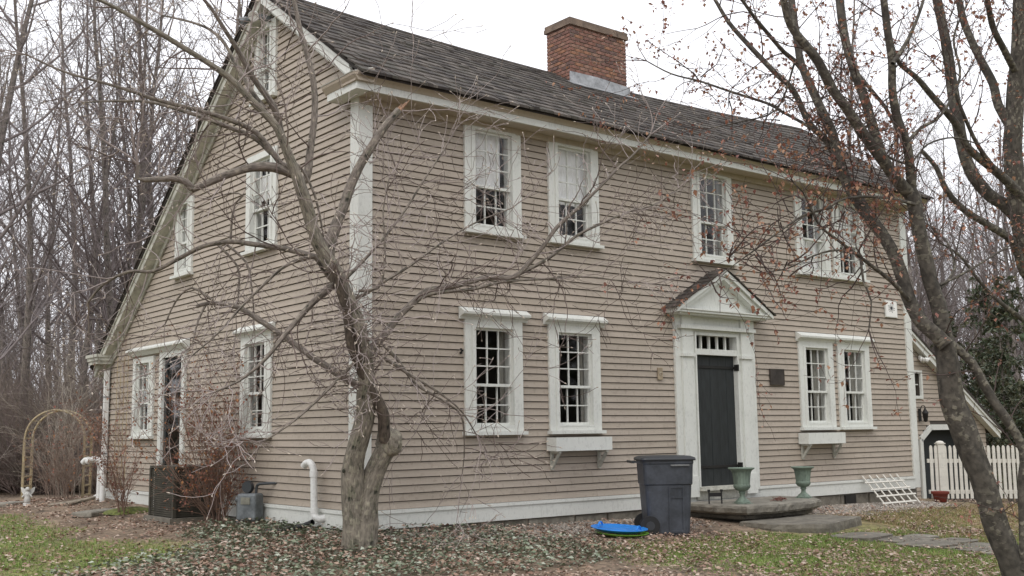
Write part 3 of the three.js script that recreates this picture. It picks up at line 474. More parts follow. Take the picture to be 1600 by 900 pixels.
// ---------------------------------------------------------------- things about the front door
const urnGeo = (() => { const P = [[0, 0], [0.115, 0], [0.115, 0.02], [0.1, 0.03], [0.085, 0.05], [0.05, 0.075], [0.037, 0.1], [0.035, 0.13], [0.05, 0.15], [0.05, 0.16], [0.04, 0.17], [0.09, 0.19], [0.118, 0.225], [0.122, 0.25], [0.116, 0.262], [0.112, 0.275], [0.12, 0.36], [0.13, 0.43], [0.15, 0.465], [0.185, 0.485], [0.19, 0.497], [0.182, 0.503], [0.14, 0.485], [0.118, 0.44], [0.10, 0.3], [0, 0.3]]; const g = lathe(P, 48), p = g.attributes.position; for (let i = 0; i < p.count; i++) { const y = p.getY(i), r = Math.hypot(p.getX(i), p.getZ(i)); if (y > 0.265 && y < 0.45 && r > 0.105) { const a = Math.atan2(p.getZ(i), p.getX(i)), k = 1 + 0.035 * Math.sin(a * 16); p.setX(i, p.getX(i) * k); p.setZ(i, p.getZ(i) * k); } } g.computeVertexNormals(); return g; })();
for (const [x, z, s, lab] of [[5.78, 0.92, 1, 'green fluted metal urn standing right before the dark front door'], [7.36, 0.8, 0.93, 'green fluted metal urn at the right end of the stone landing']]) {
  const u = thing('garden_urn', lab, 'urn', [x, 0.254, z], rr(0, 3), 'pair of urns on the stone landing'); u.scale.setScalar(s);
  part('bowl', urnGeo, M.verdigris, u); part('potting_soil', new THREE.CylinderGeometry(0.112, 0.112, 0.02, 24).translate(0, 0.42, 0), mat([0.06, 0.045, 0.03]), u);
  part('plinth', metreUV(new RoundedBoxGeometry(0.23, 0.02, 0.23, 1, 0.004).translate(0, -0.004, 0)), M.verdigris, u);
}
{ // boot scraper
  const b = thing('boot_scraper', 'small black iron boot scraper on the landing beside the urn', 'boot scraper', [5.5, 0.252, 0.66], -0.674);
  for (const s of [-1, 1]) part('post', merge([bx(s * 0.09 - 0.009, s * 0.09 + 0.009, 0, 0.19, -0.012, 0.012), bx(s * 0.09 - 0.018, s * 0.09 + 0.018, 0.17, 0.2, -0.018, 0.018)]), M.iron, b);
  part('blade', bx(-0.08, 0.08, 0.1, 0.155, -0.005, 0.005), M.iron, b);
}
{ // a heap of dead stems on the landing
  const T = new Tubes(), r = rng(77); for (let k = 0; k < 46; k++) { const a = r() * 6.28, x = rr(-0.16, 0.16, r), z = rr(-0.07, 0.07, r), y = rr(0.006, 0.045, r); T.add([[x, y, z, 0.004], [x + Math.cos(a) * 0.06, y + rr(-0.003, 0.015, r), z + Math.sin(a) * 0.04, 0.004], [x + Math.cos(a + 0.7) * 0.12, Math.max(0.005, y - 0.01), z + Math.sin(a + 0.7) * 0.07, 0.003]], 4); }
  const o = single('stem_heap', T.geo(), mat([0.17, 0.075, 0.055]), 'small heap of dead reddish stems lying on the landing between the urns', 'plant debris'); o.position.set(6.62, 0.252, 0.9); o.rotation.y = 0.5;
}
// wheeled bin
{
  const b = thing('wheeled_bin', 'dark slate blue wheeled rubbish bin on the lawn left of the door', 'bin', [3.79, ground(3.79, 1.31) - 0.005, 1.31], -0.62);
  const sec = (w, d, y, r = 0.06) => { const o = []; for (const [sx, sz, a0] of [[1, 1, 0], [-1, 1, 1], [-1, -1, 2], [1, -1, 3]]) for (let k = 0; k <= 4; k++) { const a = (a0 + k / 4) * Math.PI / 2; o.push([sx * (w / 2 - r) + Math.cos(a) * r, y, sz * (d / 2 - r) + Math.sin(a) * r]); } return o; };
  const loft = (S, capTop, capBot) => { const pos = [], n = S[0].length, f = (...v) => v.forEach((q) => pos.push(...q)); for (let i = 0; i + 1 < S.length; i++) for (let k = 0; k < n; k++) { const l = (k + 1) % n; f(S[i][k], S[i + 1][k], S[i + 1][l], S[i][k], S[i + 1][l], S[i][l]); } const cap = (s, up) => { const c = [0, 1, 2].map((q) => s.reduce((t, v) => t + v[q], 0) / n); for (let k = 0; k < n; k++) { const l = (k + 1) % n; up ? f(s[k], c, s[l]) : f(s[k], s[l], c); } }; if (capTop) cap(S[S.length - 1], true); if (capBot) cap(S[0], false); const g = new THREE.BufferGeometry(); g.setAttribute('position', new THREE.Float32BufferAttribute(pos, 3)); g.computeVertexNormals(); return metreUV(g); };
  part('body', loft([sec(0.52, 0.46, 0.0), sec(0.535, 0.47, 0.03), sec(0.60, 0.53, 0.62), sec(0.625, 0.555, 0.635), sec(0.645, 0.575, 0.88), sec(0.66, 0.59, 0.9), sec(0.66, 0.59, 0.93)], true, true), M.bin, b);
  part('lid', loft([sec(0.70, 0.63, 0.93), sec(0.715, 0.645, 0.945), sec(0.70, 0.63, 0.965), sec(0.6, 0.54, 0.985), sec(0.3, 0.3, 0.992)], true, true), M.binLid, b);
  part('handle', merge([bx(-0.45, -0.35, 0.905, 0.925, -0.22, -0.19), bx(-0.45, -0.35, 0.905, 0.925, 0.19, 0.22), bx(-0.455, -0.425, 0.9, 0.93, -0.22, 0.22)]), M.binLid, b);
  part('grip_bar', merge([bx(0.02, 0.26, 0.862, 0.882, 0.29, 0.318)]), pmat([0.2, 0.21, 0.22], texStone, 0), b);
  const inset = (x0, x1, y0, y1) => { const z = (y) => 0.235 + 0.0508 * y + 0.002; return hexa([[x0, y0, z(y0) + 0.01], [x1, y0, z(y0) + 0.01], [x1, y0, z(y0) - 0.03], [x0, y0, z(y0) - 0.03], [x0, y1, z(y1) + 0.01], [x1, y1, z(y1) + 0.01], [x1, y1, z(y1) - 0.03], [x0, y1, z(y1) - 0.03]]); };
  part('side_rib', merge([inset(-0.005, 0.02, 0.03, 0.6), inset(0.17, 0.195, 0.03, 0.6), inset(0.02, 0.17, 0.46, 0.485), inset(0.02, 0.17, 0.585, 0.61), inset(0.02, 0.17, 0.03, 0.06)]), M.bin, b);
  for (const s of [-1, 1]) { const w = part('wheel', new THREE.CylinderGeometry(0.12, 0.12, 0.05, 28).rotateX(Math.PI / 2), M.rubber, b); w.position.set(-0.25, 0.122, s * 0.255); part('hub', new THREE.CylinderGeometry(0.055, 0.055, 0.054, 18).rotateX(Math.PI / 2), M.binLid, w); }
}
// snow saucers
{
  const disc = (R, d) => lathe([[0, 0], [R * 0.45, 0.004], [R * 0.75, d * 0.3], [R * 0.93, d * 0.85], [R * 0.985, d], [R, d * 0.98], [R, d * 0.9], [R * 0.94, d * 0.7], [R * 0.75, d * 0.3 - 0.008], [R * 0.45, -0.004], [0, -0.006]].reverse(), 56);
  const y = ground(3.02, 1.28);
  const g = single('lime_saucer', disc(0.335, 0.04), M.lime, 'lime green plastic sled disc under the blue one', 'sled'); g.position.set(3.02, y + 0.012, 1.28); g.rotation.set(0.05, 0, -0.02);
  const s = thing('blue_saucer', 'bright blue plastic sled disc lying beside the bin', 'sled', [3.0, y + 0.058, 1.26], 0.3); s.rotation.set(0.075, 0.3, -0.02);
  part('dish', disc(0.355, 0.05), M.blue, s); part('centre_dome', new THREE.SphereGeometry(0.15, 28, 10, 0, 6.283, 0, 1.57).scale(1, 0.28, 1).translate(-0.05, 0.0, 0), M.blue, s); for (const k of [-1, 1]) part('grip', new THREE.TorusGeometry(0.05, 0.012, 8, 20, Math.PI).translate(0, 0.04, 0.27 * k), M.blue, s);
}
// plaques on the front wall
const print = (w, h, draw) => { const c = document.createElement('canvas'); c.width = w; c.height = h; draw(c.getContext('2d'), w, h); const t = new THREE.CanvasTexture(c); t.colorSpace = THREE.SRGBColorSpace; return t; };
{
  const p = thing('bronze_plaque', 'dark square bronze plaque on the clapboards right of the door', 'plaque', [7.86, 2.0, 0.012]);
  part('plate', metreUV(new RoundedBoxGeometry(0.37, 0.27, 0.02, 2, 0.006).translate(0, 0.135, 0)), M.bronze, p);
  part('border', merge([bx(-0.178, 0.178, 0.256, 0.264, 0.01, 0.014), bx(-0.178, 0.178, 0.006, 0.014, 0.01, 0.014), bx(-0.178, -0.17, 0.014, 0.256, 0.01, 0.014), bx(0.17, 0.178, 0.014, 0.256, 0.01, 0.014)]), pmat([0.14, 0.12, 0.10], texStone, 0, { metalness: 0.5, roughness: 0.4 }), p);
  const q = thing('wall_tile', 'white square plaque with a black painted flower high on the right end of the front wall', 'plaque', [11.27, 3.3, 0.012]);
  part('plate', bx(-0.19, 0.19, 0, 0.31, -0.01, 0.012), M.trim, q);
  const t = print(256, 208, (x, W, H) => { x.fillStyle = '#e9e8e4'; x.fillRect(0, 0, W, H); x.strokeStyle = x.fillStyle = '#23232a'; x.lineWidth = 6; const r = rng(5); x.beginPath(); x.arc(W / 2, H * 0.45, 22, 0, 7); x.fill(); for (let k = 0; k < 14; k++) { const a = (k / 14) * 6.28, R = 45 + r() * 35; x.beginPath(); x.moveTo(W / 2, H * 0.45); x.lineTo(W / 2 + Math.cos(a) * R, H * 0.45 + Math.sin(a) * R * 0.85); x.stroke(); x.beginPath(); x.arc(W / 2 + Math.cos(a) * R, H * 0.45 + Math.sin(a) * R * 0.85, 7, 0, 7); x.fill(); } });
  const f = part('painted_face', new THREE.PlaneGeometry(0.35, 0.285), new THREE.MeshStandardMaterial({ map: t, roughness: 0.5 }), q); f.position.set(0, 0.155, 0.0135);
  const d = thing('door_bell', 'small tan doorbell plate on the clapboards left of the door', 'doorbell', [5.125, 2.04, 0.01]);
  part('plate', metreUV(new RoundedBoxGeometry(0.1, 0.18, 0.02, 2, 0.006).translate(0, 0.09, 0)), pmat([0.44, 0.36, 0.26], texStone, 0), d); part('hook', new THREE.TorusGeometry(0.02, 0.006, 8, 16, 4.5).translate(0, 0.09, 0.014), pmat([0.6, 0.55, 0.45], texStone, 0), d);
  const k = thing('wall_hook', 'small black iron shutter hook beside the lower left window', 'hook', [1.5, 2.33, 0.0]); part('shank', merge([bx(-0.008, 0.008, -0.03, 0.04, -0.005, 0.03)]), M.iron, k); part('scroll', new THREE.TorusGeometry(0.024, 0.007, 8, 14, 4).translate(-0.01, 0, 0.035), M.iron, k);
}
// window boxes
for (const [x, lab] of [[3.42, 'white wooden window box under the second lower window from the left'], [8.87, 'white wooden window box under the lower window just right of the plaque']]) {
  const b = thing('window_box', lab, 'window box', [x, 1.045, 0.0], 0, 'window boxes on the front wall');
  part('trough', merge([bx(-0.51, 0.51, 0, 0.18, 0.185, 0.205), bx(-0.51, 0.51, 0.001, 0.18, 0.004, 0.02), bx(-0.51, -0.49, 0.001, 0.179, 0.02, 0.185), bx(0.49, 0.51, 0.001, 0.179, 0.02, 0.185), bx(-0.49, 0.49, 0.001, 0.02, 0.02, 0.185)]), M.trim, b);
  part('potting_soil', bx(-0.489, 0.489, 0.021, 0.14, 0.021, 0.184), mat([0.06, 0.045, 0.03]), b);
  for (const s of [-0.43, 0.43]) part('bracket', merge([bx(s - 0.022, s + 0.022, -0.25, -0.001, 0.002, 0.03), bx(s - 0.022, s + 0.022, -0.03, -0.001, 0.03, 0.19), bar([s, -0.22, 0.02], [s, -0.03, 0.165], 0.04, 0.028, V3(1, 0, 0))]), M.trimOld, b);
}
// ---------------------------------------------------------------- along the gable end
{
  const m = thing('gas_meter', 'grey gas meter with pipes against the gable wall', 'gas meter', [-0.22, ground(-0.2, -2.38), -2.38], -Math.PI / 2 + 0.5);
  part('case', metreUV(new RoundedBoxGeometry(0.3, 0.36, 0.2, 3, 0.035).translate(0, 0.26, 0)), M.meter, m);
  part('dial_face', merge([bx(-0.07, 0.07, 0.3, 0.39, 0.095, 0.112)]), pmat([0.26, 0.26, 0.22], texStone, 0), m);
  part('regulator', merge([new THREE.CylinderGeometry(0.075, 0.085, 0.05, 24).rotateX(Math.PI / 2).translate(-0.03, 0.52, 0.02), new THREE.CylinderGeometry(0.04, 0.04, 0.09, 16).translate(-0.03, 0.46, 0.0)]), M.meterDark, m);
  part('valve', merge([new THREE.SphereGeometry(0.045, 16, 10).translate(-0.18, 0.36, 0.02), new THREE.CylinderGeometry(0.02, 0.02, 0.3, 10).translate(-0.18, 0.2, 0.02)]), M.meter, m);
  part('outlet_pipe', merge([pipe([[0.09, 0.43, 0], [0.1, 0.53, 0], [0.14, 0.56, 0], [0.38, 0.57, -0.09], [0.44, 0.55, -0.1], [0.45, 0.5, -0.1], [0.45, 0.18, -0.1], [0.46, 0.12, -0.1], [0.54, 0.1, -0.12]], 0.019, 10), new THREE.CylinderGeometry(0.03, 0.03, 0.07, 12).translate(0.45, 0.14, -0.1), new THREE.CylinderGeometry(0.03, 0.03, 0.06, 12).rotateZ(1.57).translate(0.4, 0.57, -0.09)]), M.meterDark, m);
  part('support_leg', merge([bx(-0.12, -0.09, -0.03, 0.09, -0.02, 0.02), bx(0.09, 0.12, -0.03, 0.09, -0.02, 0.02)]), M.meterDark, m);
}
{
  const v = thing('vent_pipe', 'white plastic gooseneck vent pipe beside the front corner', 'vent pipe', [-0.13, 0, -0.8]);
  part('riser', pipe([[0.12, 0.3, 0.07], [0.04, 0.29, 0.05], [0, 0.32, 0.02], [0, 0.4, 0], [0, 0.86, -0.02], [-0.01, 0.94, -0.05], [-0.02, 0.97, -0.1], [-0.03, 0.955, -0.17], [-0.035, 0.92, -0.21]], 0.043, 18), M.pvc, v);
  part('coupling', new THREE.CylinderGeometry(0.051, 0.051, 0.07, 20).translate(0, 0.83, -0.02), M.pvc, v); part('coupling', new THREE.CylinderGeometry(0.051, 0.051, 0.06, 20).translate(0, 0.39, 0.0), M.pvc, v);
  single('drain_hose', pipe([[-0.12, 0.25, -0.85], [-0.16, 0.2, -1.0], [-0.25, 0.14, -1.3], [-0.45, 0.1, -1.6], [-0.8, 0.05, -1.75]], 0.035, 12), mat([0.018, 0.018, 0.018], { roughness: 0.6 }), 'black corrugated drain hose running from the near vent pipe into the ivy', 'hose');
}
{
  const v = thing('vent_pipe', 'pair of white plastic vent pipes joined by elbows at the far gable corner', 'vent pipe', [-0.3, 0, -8.0]);
  part('riser', pipe([[0, 0.2, 0], [0, 0.75, 0], [-0.01, 0.86, -0.02], [-0.04, 0.92, -0.14], [-0.1, 0.93, -0.3], [-0.14, 0.88, -0.4]], 0.045, 14), M.pvc, v); part('riser', pipe([[0.06, 0.2, -0.35], [0.06, 0.8, -0.35], [0.02, 0.9, -0.42], [-0.1, 0.92, -0.6], [-0.14, 0.86, -0.66]], 0.045, 14), M.pvc, v);
  part('collar', new THREE.CylinderGeometry(0.054, 0.054, 0.07, 16).translate(0, 0.72, 0), M.pvc, v);
  const d = thing('downspout', 'white downspout at the far corner of the gable end', 'downspout', [-0.07, 0, -8.66]);
  part('leader', bx(-0.04, 0.035, 0.3, 2.5, -0.04, 0.04), M.pvc, d); part('elbow', bar([0, 0.32, 0], [-0.3, 0.16, 0.05], 0.075), M.pvc, d); part('strap', merge([bx(-0.045, 0.04, 1.0, 1.03, -0.045, 0.045)]), M.lead, d); part('strap', merge([bx(-0.045, 0.04, 2.0, 2.03, -0.045, 0.045)]), M.lead, d);
  const t = thing('wall_trellis', 'thin brown wire trellis fixed to the far end of the gable wall', 'trellis', [-0.035, 0.35, -7.95]);
  for (let k = 0; k < 4; k++) part('upright', bx(-0.004, 0.004, 0, 2.35, -0.27 + k * 0.18 - 0.004, -0.27 + k * 0.18 + 0.004), M.weatheredWood, t);
  for (let k = 0; k < 13; k++) part('cross_wire', bx(-0.01, -0.0045, 0.1 + k * 0.18, 0.106 + k * 0.18, -0.28, 0.28), M.weatheredWood, t);
}
{ // air conditioner
  const y = ground(-0.4, -4.27), a = thing('air_conditioner', 'dark square air conditioner cabinet by the side door behind the shrub', 'air conditioner', [-0.36, y, -4.27]);
  part('plinth', bx(-0.4, 0.36, -0.08, 0.06, -0.5, 0.5), M.stoneDark, a); part('cabinet', bx(-0.29, 0.27, 0.061, 0.74, -0.40, 0.40), M.ac, a); part('lid', bx(-0.34, 0.32, 0.741, 0.775, -0.46, 0.46), M.ac, a);
  for (const [x, z] of [[-0.32, -0.44], [-0.32, 0.44], [0.30, -0.44], [0.30, 0.44]]) part('corner_post', bx(x - 0.025, x + 0.025, 0.061, 0.74, z - 0.025, z + 0.025), M.ac, a);
  for (let k = 0; k < 22; k++) { const h = 0.075 + k * 0.0298; part('louvre', bx(-0.29, 0.27, h, h + 0.021, 0.43, 0.446), M.ac, a); part('louvre', bx(-0.328, -0.312, h, h + 0.021, -0.41, 0.41), M.ac, a); }
}
{ // floodlights under the gable peak and the cable that feeds them
  const f = thing('floodlight', 'twin floodlight fitting under the gable peak', 'light', [-0.3, 7.02, -2.42]);
  part('mount', metreUV(new RoundedBoxGeometry(0.28, 0.07, 0.07, 2, 0.01).translate(0.14, 0.12, 0)), M.meter, f);
  for (const s of [-1, 1]) part('lamp_head', lathe([[0, 0], [0.045, 0], [0.05, 0.03], [0.075, 0.12], [0.07, 0.125], [0, 0.11]], 20).rotateX(2.2).rotateY(s * 0.6 - 1.2).translate(-0.02, 0.09, s * 0.12), s > 0 ? M.pvc : M.meter, f);
  part('sensor', new THREE.SphereGeometry(0.04, 14, 10).translate(-0.04, 0.05, 0), M.meter, f);
}
// ---------------------------------------------------------------- yard things on the left
{
  const c = [-0.27, ground(-0.27, -10.7), -10.7], a = thing('garden_arch', 'weathered wooden arch trellis behind the shrub at the left', 'arch', c, -0.62);
  const W = 0.56, D = 0.2, H = 1.14, m = M.weatheredWood;
  for (const sx of [-1, 1]) for (const sz of [-1, 1]) part('post', bx(sx * W - 0.02, sx * W + 0.02, -0.1, H, sz * D - 0.02, sz * D + 0.02), m, a);
  for (const sz of [-1, 1]) part('arch_rail', new THREE.TubeGeometry(new THREE.CatmullRomCurve3(Array.from({ length: 13 }, (_, k) => V3(-Math.cos((k / 12) * Math.PI) * W, H + Math.sin((k / 12) * Math.PI) * W, sz * D))), 40, 0.02, 6), m, a);
  for (const sx of [-1, 1]) for (let k = 0; k < 7; k++) part('rung', bx(sx * W - 0.012, sx * W + 0.012, 0.08 + k * 0.18, 0.11 + k * 0.18, -D, D), m, a);
  for (let k = 1; k < 9; k++) { const t = (k / 9) * Math.PI; part('slat', bar([-Math.cos(t) * W, H + Math.sin(t) * W, -D], [-Math.cos(t) * W, H + Math.sin(t) * W, D], 0.022), m, a); }
}
{ // cherub statue, one continuous body with wings
  const s = thing('garden_cherub', 'small white cherub statue with wings at the edge of the lawn', 'statue', [-1.3, ground(-1.3, -8.8), -8.8], -0.4);
  part('pedestal', new THREE.CylinderGeometry(0.06, 0.07, 0.04, 18).translate(0, 0.02, 0), M.cement, s);
  const b = [lathe([[0, 0.04], [0.05, 0.045], [0.055, 0.09], [0.045, 0.13], [0.05, 0.17], [0.045, 0.21], [0.02, 0.235], [0.018, 0.245], [0, 0.25]], 18), new THREE.SphereGeometry(0.037, 16, 12).translate(0, 0.275, 0.005), new THREE.CapsuleGeometry(0.014, 0.07, 4, 8).rotateZ(0.7).translate(0.05, 0.175, 0.02), new THREE.CapsuleGeometry(0.014, 0.07, 4, 8).rotateZ(-0.7).translate(-0.05, 0.175, 0.02)];
  part('figure', merge(b), M.cement, s);
  for (const k of [-1, 1]) part('wing', prism([[0.01, 0.16], [0.06, 0.18], [0.1, 0.23], [0.115, 0.31], [0.08, 0.30], [0.04, 0.27], [0.012, 0.24]].map(([a, c]) => [a * k, c]), (a, c, d) => [a, c, -0.04 - d], 0.012), M.cement, s);
}
{ // flat stones and a log edging the bed
  for (const [x, z, w, d, lab] of [[-0.95, -6.2, 0.9, 0.35, 'flat grey stepping stone near the mossy patch by the gable wall'], [-1.45, -9.3, 0.5, 0.3, 'flat grey stone lying left of the cherub']]) { const g = metreUV(new RoundedBoxGeometry(w, 0.09, d, 2, 0.03)); const o = single('flat_stone', g, M.stone, lab, 'stone'); o.position.set(x, ground(x, z) + 0.015, z); o.rotation.y = 0.7; }
  const T = new Tubes(); T.add(smooth([[-1.15, 0.17, -8.1, 0.045], [-0.85, 0.22, -7.9, 0.04], [-0.5, 0.3, -7.75, 0.03]], 0.1), 8, 0.5); single('fallen_log', T.geo(true), pmat([0.42, 0.36, 0.28], texBark, 0.004), 'short pale log lying in the leaves left of the gable corner', 'log');
  const g = new THREE.SphereGeometry(0.42, 30, 14, 0, 6.283, 0, 1.57).scale(1, 0.22, 0.7); const p = g.attributes.position; for (let i = 0; i < p.count; i++) p.setY(i, p.getY(i) + 0.03 * (fbm(p.getX(i) * 9, p.getZ(i) * 9, 501, 3) - 0.5)); g.computeVertexNormals();
  const mo = single('moss_mound', metreUV(g), pmat([0.16, 0.19, 0.045], texGround, 0.02), 'low green moss mound by the foot of the gable wall', 'moss'); mo.position.set(-0.55, ground(-0.5, -5.9) - 0.01, -5.9);
}
// ---------------------------------------------------------------- right end: lattice, pot, picket fence, garage
{
  const l = thing('lattice_panel', 'white wooden lattice panel leaning against the foot of the front wall', 'lattice', [10.05, 0, 0]);
  const lean = (t, u) => [t, -0.005 + 0.40 * u, 0.47 - 0.38 * u];
  for (let k = 0; k < 6; k++) { const x = 0.0 + k * 0.21; part('upright', bar(lean(x - 0.02, -0.05).map((v, i) => v), lean(x + 0.02, 1.18), 0.03, 0.012, V3(0, 0.7, 0.7)), M.picket, l); }
  for (const u of [0.06, 0.34, 0.62, 0.9]) part('cross_slat', bar(lean(-0.08, u).map((v, i) => v + (i === 2 ? 0.014 : 0)), lean(u < 0.2 ? 0.95 : 1.12, u).map((v, i) => v + (i === 2 ? 0.014 : 0)), 0.03, 0.012, V3(0, 0.7, 0.7)), M.picket, l);
}
{
  const y = ground(12.0, 0.35), p = thing('plant_pot', 'dark red clay plant pot by the corner of the house', 'pot', [11.86, y, 0.42]);
  part('pot', lathe([[0, 0], [0.10, 0], [0.135, 0.14], [0.155, 0.14], [0.16, 0.185], [0.145, 0.185], [0.125, 0.15], [0, 0.14]], 28), M.terracotta, p); part('potting_soil', new THREE.CylinderGeometry(0.122, 0.122, 0.01, 20).translate(0, 0.15, 0), mat([0.06, 0.045, 0.03]), p);
}
{
  const f = thing('picket_fence', 'white picket fence running right from the corner of the house', 'fence'), d = [0.781, 0.624], o = [11.93, 0.16], W = 3.2;
  const top = (t) => 0.96 - 0.012 * t; const at = (t, y, n = 0) => [o[0] + d[0] * t - d[1] * n, y, o[1] + d[1] * t + d[0] * n];
  const pk = prism([[-0.027, 0], [0.027, 0], [0.027, 0.91], [0.021, 0.94], [0.01, 0.956], [0, 0.96], [-0.01, 0.956], [-0.021, 0.94], [-0.027, 0.91]], (a, b, c) => [a, b, c], 0.02);
  for (let k = 0; k < 34; k++) { const t = 0.06 + k * 0.0885; if (Math.abs(t - 0.25) < 0.06) continue; const m = part('picket', pk, M.picket, f), q = at(t, top(t) - 0.96, 0.02); m.position.set(...q); m.rotation.set(0, -0.674, rr(-0.012, 0.012)); }
  for (const y of [0.18, 0.74]) part('rail', bar(at(0, y - 0.06), at(W, y - 0.1), 0.035, 0.07), M.picket, f);
  const P = part('fence_post', merge([bx(-0.06, 0.06, -0.15, 0.98, -0.06, 0.06), bx(-0.075, 0.075, 0.98, 1.0, -0.075, 0.075), new THREE.SphereGeometry(0.075, 18, 10, 0, 6.283, 0, 1.57).scale(1, 0.55, 1).translate(0, 1.0, 0)]), M.picket, f); P.position.set(...at(0.25, 0, 0)); P.rotation.y = -0.674;
  const P2 = part('fence_post', P.geometry, M.picket, f); P2.position.set(...at(3.1, -0.05, -0.03)); P2.rotation.y = -0.674;
}
{
  const G = thing('garage', 'taupe clapboard outbuilding with white rake and arched dark doorway behind the fence', 'building', [0, 0, 0]), z = -3, xr = 20.0, apex = 14.0, sl = 0.615;
  const ry = (x) => 1.28 + (20.33 - x) * sl, y0 = -0.95, xl = 13.2;
  const dr = [[17.0, y0], [17.0, 1.0], [17.45, 1.28], [19.0, 1.28], [19.45, 1.0], [19.45, y0]];
  const sh = new THREE.Shape([[xl, y0], [xr, y0], [xr, ry(xr) - 0.12], [apex, ry(apex) - 0.12], [xl, ry(apex) - 0.5]].map((p) => new THREE.Vector2(...p))); sh.holes.push(new THREE.Path(dr.map((p) => new THREE.Vector2(...p)))); sh.holes.push(new THREE.Path([[16.86, 2.02], [16.86, 2.55], [17.12, 2.55], [17.12, 2.02]].map((p) => new THREE.Vector2(...p))));
  const w = part('wall', metreUV(new THREE.ExtrudeGeometry(sh, { depth: 0.15, bevelEnabled: false }).translate(0, 0, z - 0.174)), M.sheath, G);
  for (let r = 0; r < 60; r++) { const a = y0 + r * 0.108, b = a + 0.108, m = (a + b) / 2; const x1 = Math.min(xr, 20.33 - (m - 1.12) / sl); let S = [[xl, x1]]; const cut = (p, q) => { S = S.flatMap(([s, t]) => (q <= s || p >= t ? [[s, t]] : [[s, p], [q, t]].filter(([e, g]) => g - e > 0.03))); }; if (m < 1.39) { const k = m > 1.0 ? (m - 1.0) * 1.5 : 0; cut(16.9 + k, 19.55 - k); } if (m > 1.95 && m < 2.62) cut(16.8, 17.2); for (const [p, q] of S) if (q - p > 0.05) part('clapboard', boardGeo(p, q, a, b, (t, y, d) => [t, y, z + d]), sidings[Math.floor(rnd() * 5)], w); }
  part('rake_board', merge([prism([[20.4, ry(20.4) - 0.26], [20.4, ry(20.4) - 0.06], [apex, ry(apex) - 0.06], [apex, ry(apex) - 0.26]], (a, b, c) => [a, b, z + 0.14 + c], 0.03), prism([[20.4, ry(20.4) - 0.13], [20.4, ry(20.4) - 0.04], [apex, ry(apex) - 0.04], [apex, ry(apex) - 0.13]], (a, b, c) => [a, b, z + 0.171 + c], 0.03), prism([[20.38, ry(20.38) - 0.24], [20.38, ry(20.38) - 0.22], [apex, ry(apex) - 0.22], [apex, ry(apex) - 0.24]], (a, b, c) => [a, b, z + c], 0.14)]), M.trim, G);
  part('roof', prism([[20.5, ry(20.5) - 0.06], [20.5, ry(20.5)], [apex, ry(apex)], [apex, ry(apex) - 0.06]], (a, b, c) => [a, b, z - 6 + c], 6.22), shingleMats[0], G);
  part('side_wall', bx(xr - 0.15, xr, y0, ry(xr) - 0.14, z - 6, z - 0.18), M.siding, G); part('rear_wall', bx(xl, xr, y0, 1.3, z - 6.1, z - 6), M.siding, G);
  const o = part('doorway_frame', merge([[17.0, y0, 17.0, 1.0], [17.0, 1.0, 17.45, 1.28], [17.45, 1.28, 19.0, 1.28], [19.0, 1.28, 19.45, 1.0], [19.45, 1.0, 19.45, y0]].map(([a, b, c, d]) => bar([a, b, z + 0.005], [c, d, z + 0.005], 0.13, 0.05, V3(0, 0, 1)))), M.trim, G);
  part('garage_door', bx(16.9, 19.55, y0, 1.4, z - 0.3, z - 0.24), mat([0.012, 0.016, 0.018], { roughness: 0.7 }), G);
  const wf = part('window', merge([bx(16.79, 16.86, 1.95, 2.62, z - 0.02, z + 0.03), bx(17.12, 17.19, 1.95, 2.62, z - 0.02, z + 0.03), bx(16.86, 17.12, 1.95, 2.02, z - 0.02, z + 0.029), bx(16.86, 17.12, 2.55, 2.62, z - 0.02, z + 0.029), bx(16.86, 17.12, 2.275, 2.3, z - 0.08, z - 0.05)]), M.trim, G);
  for (const y of [2.15, 2.425]) { const p = part('pane', once('gp', () => new THREE.PlaneGeometry(0.26, 0.25)), M.glass, wf); p.position.set(16.99, y, z - 0.09); }
  const ln = thing('wall_lantern', 'black iron lantern on the outbuilding wall above the fence', 'lantern', [17.0, 1.42, z + 0.03]);
  part('backplate', bx(-0.05, 0.05, 0.0, 0.3, -0.02, 0.0), M.iron, ln); part('cage', lathe([[0, 0], [0.05, 0.02], [0.075, 0.2], [0.09, 0.21], [0.03, 0.3], [0.015, 0.34], [0, 0.345]], 6).translate(0, -0.02, 0.13), M.iron, ln); part('arm', pipe([[0, 0.25, 0], [0, 0.36, 0.05], [0, 0.36, 0.12], [0, 0.32, 0.13]], 0.01, 6), M.iron, ln);
  const fl = thing('floodlight', 'small white floodlight under the outbuilding rake', 'light', [17.12, 2.92, z + 0.05]);
  part('mount', metreUV(new RoundedBoxGeometry(0.1, 0.1, 0.06, 2, 0.01)), M.pvc, fl); for (const s of [-1, 1]) part('lamp_head', lathe([[0, 0], [0.04, 0], [0.05, 0.03], [0.07, 0.12], [0, 0.11]], 18).rotateX(2.1).rotateY(s * 0.6).translate(s * 0.06, -0.02, 0.05), M.pvc, fl);
}
